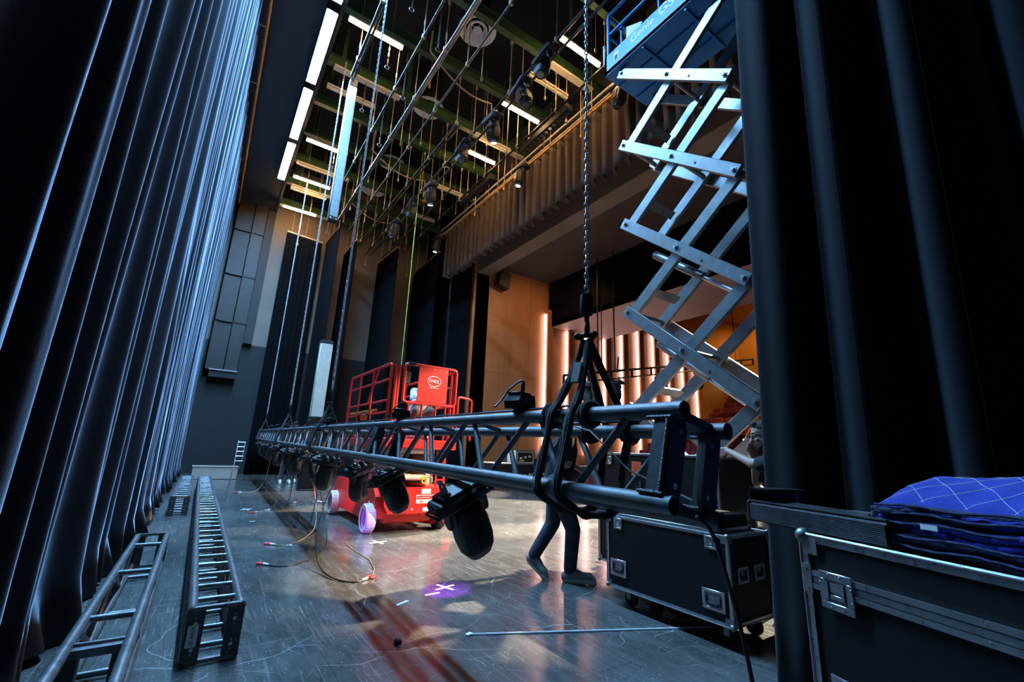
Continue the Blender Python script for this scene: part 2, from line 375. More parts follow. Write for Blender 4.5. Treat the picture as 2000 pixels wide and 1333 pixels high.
# wood panel fins with light slots down the auditorium wall
for i, x in enumerate((11.45, 12.68, 13.85, 15.05, 16.25, 17.45, 18.65, 19.85, 21.1, 22.35)):
    top = 7.1 if i == 0 else 6.55 if i < 3 else 7.6
    t = thing('wall_light_slot', '%s glowing vertical light slot on the wood auditorium wall' % ('first (nearest the stage)', 'second', 'third', 'fourth', 'fifth', 'sixth', 'seventh', 'eighth', 'ninth', 'tenth')[i], 'wall light', (x, 14.5, 0), group='light slots on the wood wall')
    B().box((0.2, -0.13, (top - 2.0) / 2 + 1.0), (0.3, 0.26, top + 0.4)).done('wood_fin', 'wood_fin', t)
    B().box((0.015, -0.1, (top + 1.2) / 2), (0.07, 0.09, top - 1.2)).done('light_strip', 'strip_warm', t)

# green roof beams
BY = [5.45, 7.15, 8.84, 10.6, 12.28, 13.88, 15.6, 17.3, 19.2]
for i, y in enumerate(BY):
    b = B(); b.box((4.3, y, 10.85), (6.7, 0.16, 0.02)); b.box((4.3, y, 11.13), (6.7, 0.16, 0.02)); b.box((4.3, y, 10.99), (6.7, 0.02, 0.28))
    for x in (1.4, 3.2, 7.2): b.box((x, y, 12.1), (0.1, 0.1, 1.96))
    struct(b, 'ceiling_beam', 'green_steel')

# ---------------------------------------------------------------- lamps in the roof
ORD = ('nearest', 'second', 'third', 'fourth', 'fifth', 'sixth', 'seventh', 'eighth', 'ninth')
for i, y in enumerate((4.55, 7.25, 9.95, 12.65, 15.35)):
    t = thing('led_batten', '%s blazing cold white LED batten in the row above the long black curtain' % ORD[i], 'lamp', (0.78, y, 10.5), group='cold LED battens under the soffit')
    b = B(); b.box((0, 0, 0.15), (0.26, 2.46, 0.06))
    for s in (-1, 1): b.box((s * 0.124, 0, 0.06), (0.012, 2.46, 0.17)); b.box((0, s * 1.224, 0.06), (0.25, 0.012, 0.17))
    b.done('housing', 'soffit_board', t)
    B().box((0, 0, 0.04), (0.19, 2.42, 0.03)).done('diffuser', 'led_cold', t)
    for s in (-1, 1): B().tube((0, s * 0.9, 0.17), (0, s * 0.9, 0.24), 0.012).done('hanger', 'pipe_dark', t)
def fluoro(x, y, lit, label, group, ln=1.22):
    t = thing('fluorescent_fitting', label, 'lamp', (x, y, 10.5), group=group)
    B().box((0, 0, 0.06), (ln + 0.06, 0.15, 0.06), bev=0.01).done('housing', 'cream', t)
    b = B()
    b.tube((-ln / 2, 0, 0), (ln / 2, 0, 0), 0.042, n=10); b.done('tube', 'tube_warm' if lit else 'cream', t)
    for s in (-1, 1):
        B().box((s * (ln / 2 + 0.01), 0, 0.02), (0.03, 0.07, 0.09)).done('lampholder', 'white_paint', t)
        B().tube((s * 0.35, 0, 0.09), (s * 0.35, 0, 2.62), 0.008, n=6).done('hanger_rod', 'rod_tan', t)
for i, y in enumerate((8.72, 13.68, 16.1, 18.6)):
    fluoro(1.75, y, True, '%s lit warm tube fitting beside the cold LED battens' % ORD[i], 'lit tubes beside the LED battens')
for i, y in enumerate((11.05, 15.2, 17.0)):
    fluoro(1.8, y, False, '%s unlit cream tube fitting beside the cold LED battens' % ORD[i], 'unlit tubes beside the LED battens')
for i, y in enumerate((6.25, 8.68, 11.05)):
    fluoro(5.86, y, True, '%s lit warm tube fitting above the pleated black border' % ORD[i], 'lit tubes above the pleated border')
for i, y in enumerate((7.5, 10.25, 13.45, 15.9)):
    fluoro(5.9, y, False, '%s unlit cream tube fitting above the pleated border' % ORD[i], 'unlit tubes above the pleated border')
def beam_tray(x0, x1, y):
    return B().box(((x0 + x1) / 2, y, 10.81), (x1 - x0, 0.19, 0.06), bev=0.01)
for i, (x0, x1, y) in enumerate(((1.2, 3.0, 10.6), (1.1, 2.9, 15.6), (1.2, 2.6, 17.3), (0.96, 3.0, 19.2), (5.5, 7.1, 7.15), (5.3, 7.3, 10.6), (5.6, 7.3, 13.88))):
    tag(beam_tray(x0, x1, y).done('light_tray', 'cream', at=((x0 + x1) / 2, y, 10.8)), 'cream metal tray under a roof beam, %s' % (('nearest of the LED side', 'second on the LED side', 'third on the LED side', 'farthest on the LED side')[i] if i < 4 else ('nearest of the border side', 'middle of the border side', 'farthest of the border side')[i - 4]), 'tray', 'cream trays under the beams')
for i, (x, y) in enumerate(((4.0, 8.05), (4.1, 11.25), (4.12, 14.65), (4.15, 16.9))):
    t = thing('air_diffuser', '%s round cream air diffuser on the dark ceiling' % ORD[i], 'air vent', (x, y, 11.55), group='round ceiling diffusers')
    b = B(); b.lathe([(0.3, 0.12), (0.46, 0.03), (0.48, 0.0), (0.46, -0.005), (0.4, 0.012), (0.29, 0.055)], n=40, cap=False); b.done('outer_cone', 'diffuser_white', t)
    b = B(); b.lathe([(0.25, 0.03), (0.26, 0.0), (0.25, -0.01), (0.2, 0.0), (0.15, 0.06)], n=36, cap=False); b.done('middle_cone', 'diffuser_white', t)
    b = B(); b.lathe([(0.0, 0.03), (0.11, 0.02), (0.115, -0.02), (0.07, -0.03), (0.0, -0.035)], n=28); b.done('centre_cone', 'diffuser_white', t)
    b = B(); b.lathe([(0.3, 0.12), (0.3, 1.5)], n=28, cap=False); b.done('duct_neck', 'duct_metal', t)
    b = B()
    for a in (0, pi / 2, pi, 3 * pi / 2): b.bar((0, 0, 0.05), (0.42 * cos(a), 0.42 * sin(a), 0.07), 0.015, 0.02)
    b.done('bracket', 'diffuser_white', t)

# ---------------------------------------------------------------- curtains
# crests of the long curtain's folds: position along the curtain, depth, half width
cr = random.Random(5); CREST = [(0.55, 0.8, 0.09), (1.08, 0.7, 0.08), (1.68, 0.95, 0.05), (1.76, 1.0, 0.035), (1.84, 0.95, 0.04), (2.2, 0.9, 0.045), (2.3, 1.0, 0.045), (2.66, 1.05, 0.06), (3.22, 1.05, 0.055), (3.46, 0.9, 0.05), (3.95, 1.1, 0.06), (4.12, 0.8, 0.05), (4.4, 1.0, 0.06), (4.9, 1.1, 0.07)]
yy = 5.25
while yy < 19.4:
    CREST.append((yy, cr.uniform(0.6, 1.25), cr.uniform(0.045, 0.08))); yy += cr.choice((0.13, 0.2, 0.27, 0.36, 0.45))
DR = [cr.uniform(-0.12, 0.1) for _ in CREST]; YB = [c[0] for c in CREST]
import bisect
def left_curtain(u, v):
    y = -1.9 + 21.2 * u; z = 10.45 * v; w0 = 1 - min(1.0, z / 6.0)
    i0 = bisect.bisect_left(YB, y - 0.5); i1 = bisect.bisect_right(YB, y + 0.5); h = 0.0
    for i in range(i0, i1):
        c, a, wd = CREST[i]; wd = wd * (1 + 0.5 * w0)
        h += a * math.exp(-((y - c - DR[i] * w0 * w0) / wd) ** 2)
    k = max(0.0, 1 - z / 0.5) ** 2
    x = -0.66 + 0.1 * min(1, y / 20) + 0.085 * min(h, 1.6) * (1 + 0.25 * w0) + k * (0.05 + 0.05 * sin(7 * y) + 0.04 * sin(17 * y + 1)) + 0.012 * sin(5 * y + 0.7 * z)
    return (x, y + 0.03 * sin(y * 3 + z * 0.8), max(0.006 + 0.02 * (1 + sin(y * 9)) * k, z))
t = thing('stage_curtain', 'long black velour curtain hanging in folds down the whole LED side', 'curtain', (-0.6, 8, 0), world=True)
o = B().grid(left_curtain, 1700, 30).done('cloth', 'velour', t, smooth=80); sm = o.modifiers.new('thickness', 'SOLIDIFY'); sm.thickness = 0.004
b = B(); b.tube((-0.36, -1.9, 10.42), (-0.36, 19.3, 10.42), 0.03); b.done('pipe', 'orange_board', t)  # orange colour stands in for warm light falling on the pipe
b = B()
for y in range(0, 20, 2): b.tube((-0.36, y, 10.42), (-0.36, y, 10.72), 0.01, n=6); b.box((-0.48, y, 10.42), (0.24, 0.03, 0.03))
b.done('hanger', 'rod_tan', t)

def right_curtain(u, v):
    s = 3.4 * u; z = 11.0 * v
    y = 1.5 - s; flare = 1 - 0.1 * v
    wv = cos(2 * pi * s / 0.43 + 0.7 * sin(s * 2.1) + 0.25 * v) + 0.35 * cos(2 * pi * s / 0.19 + 1 + 0.4 * v)
    e = max(0.0, 1 - s / 0.05)
    return (2.86 + 0.085 * wv * (1 - 0.25 * v) + 0.05 * e, 1.48 - 0.034 * z - s * flare + 0.05 * sin(2 * pi * s / 0.43), z + 0.012)
t = thing('stage_curtain', 'tall black leg curtain in broad folds behind the flight case with the blue blanket', 'curtain', (2.86, 0.3, 0), world=True)
o = B().grid(right_curtain, 260, 24).done('cloth', 'leg_velour_dim', t, smooth=80); sm = o.modifiers.new('thickness', 'SOLIDIFY'); sm.thickness = 0.006
for s0 in (0.62, 1.05):
    b = B(); pts = []
    for k in range(60):
        p = V(right_curtain(s0 / 3.4, k / 59)); pts.append(p + V((-0.012, 0, 0)))
    b.path(pts, 0.004, 5); b.done('seam', 'black_drape', t)
b = B(); b.tube((2.86, -2.2, 11.03), (2.86, 1.62, 11.03), 0.03); b.done('pipe', 'pipe_dark', t)
b = B()
for y in (-1.5, 1.2): b.tube((2.86, y, 11.05), (2.86, y, 13.1), 0.012, n=6)
b.done('hanger', 'pipe_dark', t)

def leg(p, q, z1, label, m, board, period=0.2, amp=0.055, z0=0.01):
    p, q = V((*p, 0)), V((*q, 0)); d = q - p; n = d.cross(Z).normalized(); ln = d.length; ph = rnd.uniform(0, 6)
    t = thing('leg_curtain', label, 'curtain', (p + q) / 2, world=True)
    def fn(u, v):
        s = ln * u; a = amp * (0.7 + 0.5 * (1 - v))
        return p + d * u + n * (a * cos(2 * pi * s / period + ph + 0.6 * sin(s * 3)) ) + Z * (z0 + (z1 - z0) * v)
    o = B().grid(fn, int(ln / 0.025), 10).done('cloth', m, t, smooth=80); sm = o.modifiers.new('thickness', 'SOLIDIFY'); sm.thickness = 0.005
    b = B(); b.bar(p + Z * (z1 + 0.05), q + Z * (z1 + 0.05), 0.09, 0.05); b.done('batten', board, t)
    b = B()
    for k in (0.12, 0.5, 0.88): b.tube(p + d * k + Z * (z1 + 0.07), p + d * k + Z * 10.9, 0.01, n=6)
    b.done('hanger', 'rod_tan', t)
leg((1.5, 19.35), (2.95, 19.55), 9.75, 'black drape against the far wall beside the sheet metal duct', 'black_drape', 'cream')
leg((3.15, 17.2), (3.05, 19.2), 9.6, 'navy black leg curtain just behind the tall grey hanging column', 'black_drape', 'pipe_dark')
leg((3.9, 17.4), (3.86, 19.3), 9.35, 'narrow black leg curtain behind the chain of the second hoist', 'black_drape', 'orange_board')
leg((5.5, 16.95), (5.38, 19.25), 9.35, 'black leg curtain under an orange batten, left of the pleated border rail', 'black_drape', 'orange_board')
leg((7.05, 16.2), (7.15, 19.3), 9.35, 'black leg curtain at the far end of the pleated border', 'black_drape', 'orange_board')
leg((7.8, 14.5), (7.75, 17.2), 8.9, 'black leg curtain against the edge of the wood wall', 'black_drape', 'pipe_dark')
# pleated border under its orange rail
t = thing('border_curtain', 'long pleated black border curtain under the orange rail', 'curtain', (7.1, 8, 8), world=True)
def border(u, v):
    y = 1.5 + 14.2 * u
    tri = 0.5 + 0.5 * math.tanh(2.6 * (cos(2 * pi * y / 0.36 + 0.5 * sin(y * 2.3)) - 0.1)) / 0.99
    zb = 8.0 + 0.05 * sin(y * 1.7) - 0.05 * tri
    return (7.06 + 0.22 * tri * (1 - 0.3 * v) , y + 0.05 * (1 - v) * sin(y * 6), zb + (10.0 - zb) * v)
o = B().grid(border, 900, 8).done('cloth', 'valance_cloth', t, smooth=50); sm = o.modifiers.new('thickness', 'SOLIDIFY'); sm.thickness = 0.006
b = B(); b.bar((7.08, 1.5, 10.07), (7.08, 15.9, 10.07), 0.1, 0.1); b.done('rail', 'orange_board', t)
b = B(); b.tube((6.92, 1.5, 10.2), (6.92, 15.9, 10.2), 0.028); b.tube((6.88, 1.5, 9.93), (6.88, 15.9, 9.93), 0.022); b.done('pipe', 'cream', t)
b = B()
for y in [y0 + 0.3 for y0 in BY if y0 < 15.5]:
    b.tube((7.08, y, 10.1), (7.08, y, 10.9), 0.012, n=6); b.tube((6.92, y - 0.5, 9.9), (6.92, y - 0.5, 11.2), 0.012, n=6)
b.done('hanger', 'rod_tan', t)

# ---------------------------------------------------------------- pipes hung in the roof
def batten(x, y0, y1, z, r, m, label, twin=0.0, hang=True, dz=0.0):
    t = thing('rigging_pipe', label, 'pipe', (x, (y0 + y1) / 2, z), world=True)
    B().tube((x, y0, z), (x, y1, z), r, n=12).done('pipe', m, t)
    if twin: B().tube((x + twin, y0, z + dz), (x + twin, y1, z + dz), r * 0.9, n=12).done('pipe', m, t)
    if twin:
        for k in range(int((y1 - y0) / 1.6) + 1): B().bar((x - 0.02, y0 + 0.1 + 1.6 * k, z), (x + twin + 0.02, y0 + 0.1 + 1.6 * k, z + dz), 0.03, 0.05).done('spacer', m, t)
    if hang:
        for y in BY:
            if y0 - 0.1 < y + 0.25 < y1 + 0.1:
                b = B(); yy = y + 0.1
                b.tube((x, yy, z), (x, yy, 10.9), 0.011, n=6)
                b.box((x, yy, z + 0.01), (r * 2 + 0.03, 0.05, r * 2 + 0.05), bev=0.008)
                b.box((x, yy, 10.8), (0.05, 0.05, 0.1)); b.tube((x, yy, z + 0.3), (x, yy, z + 0.45), 0.02, n=6)
                b.done('hanger', 'rod_tan', t)
    return t
batten(2.88, 3.2, 16.4, 9.5, 0.034, 'pipe_steel', 'bright double steel pipe running over the middle of the stage', 0.07, dz=0.05)
batten(1.48, 7.25, 9.5, 9.8, 0.03, 'pipe_dark', 'short twin pipe ending at the top of the grey hanging column', 0.07)
batten(2.38, 3.5, 13.5, 9.5, 0.024, 'pipe_dark', 'thin dark pipe between the bright double pipe and the LED battens')
batten(3.42, 3.0, 17.2, 9.45, 0.024, 'pipe_dark', 'thin dark pipe crossing below the round diffusers')
batten(4.05, 9.0, 18.0, 9.4, 0.026, 'pipe_dark', 'dark pipe above the far leg curtains', 0.1)
batten(4.55, 2.6, 18.5, 9.35, 0.032, 'pipe_dark', 'black lighting pipe carrying the row of moving lights', 0.22, dz=0.02)
batten(5.3, 11.5, 18.6, 9.4, 0.024, 'pipe_dark', 'thin dark pipe over the orange topped far leg')
batten(5.95, 2.6, 18.8, 9.6, 0.028, 'pipe_dark', 'dark pipe carrying the black strip lights beside the pleated border')
for i, (y0, y1) in enumerate(((6.7, 8.7), (10.2, 12.2))):
    t = thing('strip_light', '%s long black strip light hung beside the pleated border' % ORD[i], 'lamp', (5.95, (y0 + y1) / 2, 9.3), group='strip lights beside the border')
    L2 = (y1 - y0) / 2
    B().box((0, 0, 0.02), (0.16, 2 * L2, 0.18), bev=0.015).done('housing', 'black_metal', t)
    b = B()
    for k in range(12): b.tube((0, -L2 + 0.1 + k * 0.163, -0.072), (0, -L2 + 0.1 + k * 0.163, -0.085), 0.05, n=10)
    b.done('lens_row', 'lens', t)
    for s in (-1, 1):
        b = B(); b.box((0, s * L2 * 0.8, 0.2), (0.03, 0.05, 0.24)); b.tube((0, s * L2 * 0.8 - 0.04, 0.3), (0, s * L2 * 0.8 + 0.04, 0.3), 0.045, n=10); b.done('clamp', 'black_metal', t)
# extra slack rods and chains between the beams and the pipes
def drop(x, y, z0, kind, label, group):
    b = B()
    if kind == 'rod':
        b.tube((x, y, z0), (x, y, 10.85), 0.011, n=6); b.tube((x, y, z0), (x, y, z0 + 0.09), 0.026, n=8)
    else:
        n = int((10.85 - z0) / 0.09)
        for k in range(n): b.box((x, y, z0 + 0.045 + 0.09 * k), (0.034, 0.012, 0.1) if k % 2 else (0.012, 0.034, 0.1))
        b.path([(x + 0.05 * cos(a), y, z0 - 0.05 + 0.05 * sin(a)) for a in [q * pi / 5 for q in range(10)]], 0.012, 5, True)
    return tag(b.done('drop_chain' if kind != 'rod' else 'drop_rod', 'rod_tan' if kind == 'rod' else 'pipe_steel', at=(x, y, z0)), label, 'chain' if kind != 'rod' else 'rod', group)
drops = []
for i, y in enumerate(BY):
    for x in (2.0, 2.65, 3.2, 3.75, 4.85, 5.6, 6.3, 6.65):
        if rnd.random() < 0.8: drops.append((x + rnd.uniform(-0.12, 0.12), y + 0.02, 10.85 - rnd.choice((0.9, 1.2, 1.5, 1.7)), 'chain' if x < 2.9 else 'rod', i))
for x, y, z0, k, i in drops:
    drop(x, y, z0, k, 'thin %s hanging from the %s green roof beam' % ('steel chain' if k != 'rod' else 'tan rod', ORD[i]), '%s hanging from the %s roof beam' % ('chains' if k != 'rod' else 'rods', ORD[i]))
# long flexible conduits sagging between the beams
for i, (y, x0) in enumerate(((8.2, 2.9), (12.6, 2.9), (16.2, 3.2))):
    b = B(); pts = [(x0 + 2.0 * k / 16, y + 0.5 * k / 16, 10.3 - 0.28 * sin(pi * k / 16)) for k in range(17)]
    pts = [(x0, y, 10.9)] + pts + [(x0 + 2.02, y + 0.5, 10.0), (x0 + 2.02, y + 0.55, 9.5)]
    b.path(pts, 0.022, 7); tag(b.done('conduit', 'rod_tan', at=pts[0]), '%s pale flexible conduit sagging under the beams' % ORD[i], 'conduit', 'flexible conduits under the beams')

# ---------------------------------------------------------------- the lighting truss hung on four chains
TD = V((0.028, 1.0, 0.012)).normalized(); TP = V((1.091, 0.775, 1.352))       # direction and near end of its front top chord
TA = V((0.972, -0.03, -0.234)).normalized() * 0.205; TB = V((-0.061, 0.004, -0.253)).normalized() * 0.258
TL = 15.9
def tp(t, a=0.0, b=0.0): return TP + TD * t + TA * a + TB * b
t = thing('lighting_truss', 'long black box truss hanging on chains across the stage', 'truss', tp(8, .5, 1), world=True)
for a in (0, 1):
    for q in (0, 1):
        b = B(); p0, p1 = tp(-0.035, a, q), tp(TL, a, q); b.pipe(p0, p1, 0.0254, 0.004, 18); b.done('chord', 'truss_black', t)
PER = 0.563; NP = int(TL / PER)
far = B()
for a in (0, 1):
    for k in range(NP):
        tb = 0.385 + PER * k
        segs = [((tb - PER / 2 + 0.035, 0), (tb - 0.03, 1)), ((tb + 0.03, 1), (tb + PER / 2 - 0.035, 0))]
        if k == 0: segs[0] = ((0.16, 0), (tb - 0.03, 1))
        for (ta, ba), (tt, bb) in segs:
            if tt > TL: continue
            if k < 23: B().tube(tp(ta, a, ba), tp(tt, a, bb), 0.0125, n=10).done('brace', 'truss_black', t)
            else: far.tube(tp(ta, a, ba), tp(tt, a, bb), 0.0125, n=8)
o = far.done('brace', 'truss_black', t); o['kind'] = 'stuff'
for q in (0, 1):
    for k in range(NP):
        tb = 0.385 + PER * k + (0 if q else PER / 2)
        if tb < TL: B().tube(tp(tb, 0, q), tp(tb, 1, q), 0.012, n=8).done('cross_bar', 'truss_black', t)
ta = TA.normalized(); tb_ = TB.normalized()
rotT = M((ta, TD, -tb_)).transposed()
def end_frame(t0, sgn):
    for a in (0, 1):
        f = B(); c = tp(t0 + 0.026 * sgn, a, 0.5)
        f.box(c, (0.042, 0.05, 0.258 - 0.045), rotT, 0.004); f.done('end_post', 'truss_plate', t)
        f = B(); s = 1 if a == 0 else -1
        prof = [(-0.012, 0.1), (0.0, 0.118), (0.038, 0.118), (0.058, 0.09), (0.058, -0.09), (0.038, -0.118), (0.0, -0.118), (-0.012, -0.1)]
        pc = tp(t0 - 0.006 * sgn, a, 0.5)
        f.prism([pc + ta * (x * s) - tb_ * z for x, z in prof], TD * (0.014 * sgn)); f.done('end_plate', 'truss_plate', t)
        for z in (0.075, -0.075): B().tube(pc + ta * (0.03 * s) - tb_ * z - TD * 0.002 * sgn, pc + ta * (0.03 * s) - tb_ * z + TD * 0.001 * sgn, 0.008, n=10).done('bolt_hole', 'bright_steel', t)
    for q in (0, 1):
        f = B(); f.box(tp(t0 + 0.03 * sgn, 0.5, q) , (0.165, 0.06, 0.03), rotT, 0.003); f.done('end_rail', 'truss_plate', t)
end_frame(0.0, 1)
for a in (0, 1):       # weld seams at the near end
    w_ = B(); pts = [tp(0.064, a, 0.09 + 0.82 * k / 40) - ta * (0.024) + V((0.002 * (k % 2), 0, 0)) for k in range(41)]
    w_.path([tp(0.0, a, 0.12 + 0.76 * k / 40) - ta * 0.023 for k in range(41)], [0.0042 + 0.0012 * (k % 2) for k in range(41)], 6)
    w_.path([tp(-0.01 + 0.085 * k / 20, a, 0.905) - ta * 0.021 for k in range(21)], [0.005 + 0.0012 * (k % 2) for k in range(21)], 6)
    w_.path([tp(-0.01 + 0.085 * k / 20, a, 0.095) - ta * 0.021 for k in range(21)], [0.005 + 0.0012 * (k % 2) for k in range(21)], 6)
    w_.done('weld_seam', 'weld', t)
for k in range(1, 6):
    s0 = 3.05 * k - 0.25
    if s0 < TL: end_frame(s0, 1); end_frame(s0 + 0.012, -1)
truss = t

# ---------------------------------------------------------------- hoist chains, slings
def hoist(t0, z_ap, which, fine=True):
    c = tp(t0, 0.5, 0); ap = V((c.x - 0.02, c.y, z_ap)); top = 10.95
    t = thing('hoist_chain', 'steel hoist chain holding up the %s of the hanging truss' % which, 'chain', ap, group='hoist chains of the truss', world=True)
    b = B(); zc = ap.z + 0.19
    if fine:
        pitch = 0.027; n = int((top - zc) / pitch); r = 0.0037
        for k in range(n):
            m = ap.copy(); m.z = zc + 0.016 + pitch * k; s = V((1, 0, 0)) if k % 2 else V((0, 1, 0))
            s = (V((0.8, 0.6, 0)) if k % 2 else V((-0.6, 0.8, 0)))
            b.path([m + s * (0.0075 * cos(a)) + Z * ((0.0095 if sin(a) > 0 else -0.0095) + 0.0075 * sin(a)) for a in [(q + 0.5) * pi / 5 for q in range(10)]], r, 5, True)
    else:
        pitch = 0.055; n = int((top - zc) / pitch)
        for k in range(n):
            m = ap.copy(); m.z = zc + pitch * (k + 0.5); s = V((0.8, 0.6, 0)) if k % 2 else V((-0.6, 0.8, 0))
            b.prism([m + s * x + Z * z for x, z in ((-0.017, -0.022), (-0.008, -0.03), (0.008, -0.03), (0.017, -0.022), (0.017, 0.022), (0.008, 0.03), (-0.008, 0.03), (-0.017, 0.022))], s.cross(Z) * 0.011)
    b.done('chain', 'chain_steel', t)
    b = B(); b.lathe([(0.012, 0.185), (0.024, 0.18), (0.026, 0.165), (0.026, 0.105), (0.022, 0.095), (0.012, 0.09)], ap, n=20); b.done('hook_block', 'rubber', t)
    b = B(); b.tube(ap + V((0, 0, 0.1)), ap + V((0, 0, 0.07)), 0.01, n=10)
    b.path([ap + V((0.8, 0.6, 0)) * (0.026 * sin(a)) + Z * (0.045 - 0.03 * cos(a)) for a in [pi + 0.15 - q * (1.55 * pi) / 12 for q in range(13)]], [0.009] * 6 + [0.011] * 3 + [0.008, 0.007, 0.005, 0.003], 9)
    b.done('hook', 'black_metal', t)
    b = B(); b.path([ap + V((-0.6, 0.8, 0)) * (0.026 * cos(a)) + Z * (0.012 - 0.028 * sin(a)) for a in [q * pi / 10 for q in range(11)]], 0.0085, 9)
    b.tube(ap + V((-0.6, 0.8, 0)) * 0.036 + Z * 0.008, ap - V((-0.6, 0.8, 0)) * 0.03 + Z * 0.014, 0.01, n=10)
    b.ball(ap + V((-0.6, 0.8, 0)) * 0.037 + Z * 0.008, 0.015, 10); b.ball(ap - V((-0.6, 0.8, 0)) * 0.03 + Z * 0.014, 0.014, 10)
    b.done('shackle', 'black_metal', t)
    # round sling choked round both chords
    sl = thing('round_sling', 'dark cloth sling wrapped round the %s of the hanging truss' % which, 'sling', ap - Z * 0.02, group='slings round the truss', world=True)
    for s in (-1, 1):
        o0 = TD * (0.055 * s); up = ap - Z * 0.012 + TD * 0.012 * s
        for a, sd in ((0, -1), (1, 1)):
            R_ = 0.045
            tc = tp(t0, a, 0) + o0; bc = tp(t0, a, 1) + o0
            out = ta * sd
            pts = [up, up.lerp(tc + out * R_ * 0.2 - tb_ * R_, 0.55) , tc - tb_ * R_ * 0.9 + out * R_ * 0.5, tc + out * R_, tc + out * (R_ * 0.95) + tb_ * 0.06,
                   bc + out * (R_ * 0.95) - tb_ * 0.07, bc + out * R_, bc + out * R_ * 0.6 + tb_ * R_ * 0.8, bc + tb_ * (R_ + 0.012) - out * 0.06, tp(t0, 0.5, 1) + o0 + tb_ * (R_ + 0.02)]
            # smooth the corner points
            for _ in range(2):
                q = [pts[0]]
                for i in range(len(pts) - 1): q += [pts[i].lerp(pts[i + 1], 0.25), pts[i].lerp(pts[i + 1], 0.75)]
                pts = q + [pts[-1]]
            b = B(); b.path(pts, [0.0145 + 0.0022 * sin(i * 0.9 + s) for i in range(len(pts))], 10 if fine else 6)
            b.done('strand', 'sling', sl)
            if a == 0 or fine:
                for sg in (-1, 1):
                    b = B(); b.path([p + out * 0.0125 + TD * 0.0115 * sg for p in pts[4:-6]], 0.0012, 4); b.done('stitched_edge', 'sling_edge', sl)
        for a in (0, 1):
            wrap = B(); cc = tp(t0 + 0.11 * s, a, 0)
            wrap.path([cc + ta * (0.039 * cos(q)) + tb_ * (0.039 * sin(q)) + TD * 0.004 * sin(2 * q) for q in [k * pi / 8 for k in range(16)]], 0.012, 8, True)
            wrap.path([cc + TD * (-0.02 * s) + ta * (0.037 * cos(q)) + tb_ * (0.037 * sin(q)) for q in [k * pi / 8 for k in range(16)]], 0.01, 8, True)
            wrap.done('wrap', 'sling', sl)
    if fine:
        p0, p1 = ap - Z * 0.02, tp(t0 - 0.05, 0, 0) - ta * 0.03
        b = B(); b.bar(p0.lerp(p1, 0.34) - ta * 0.02, p0.lerp(p1, 0.62) - ta * 0.02, 0.03, 0.014); b.done('label', 'sling_edge', sl, label='pale printed tag on the sling')
    return t
hoist(0.45, 1.665, 'near end')
hoist(5.4, 1.735, 'second lifting point', False)
hoist(9.6, 1.8, 'third lifting point', False)
hoist(15.3, 1.9, 'far end', False)

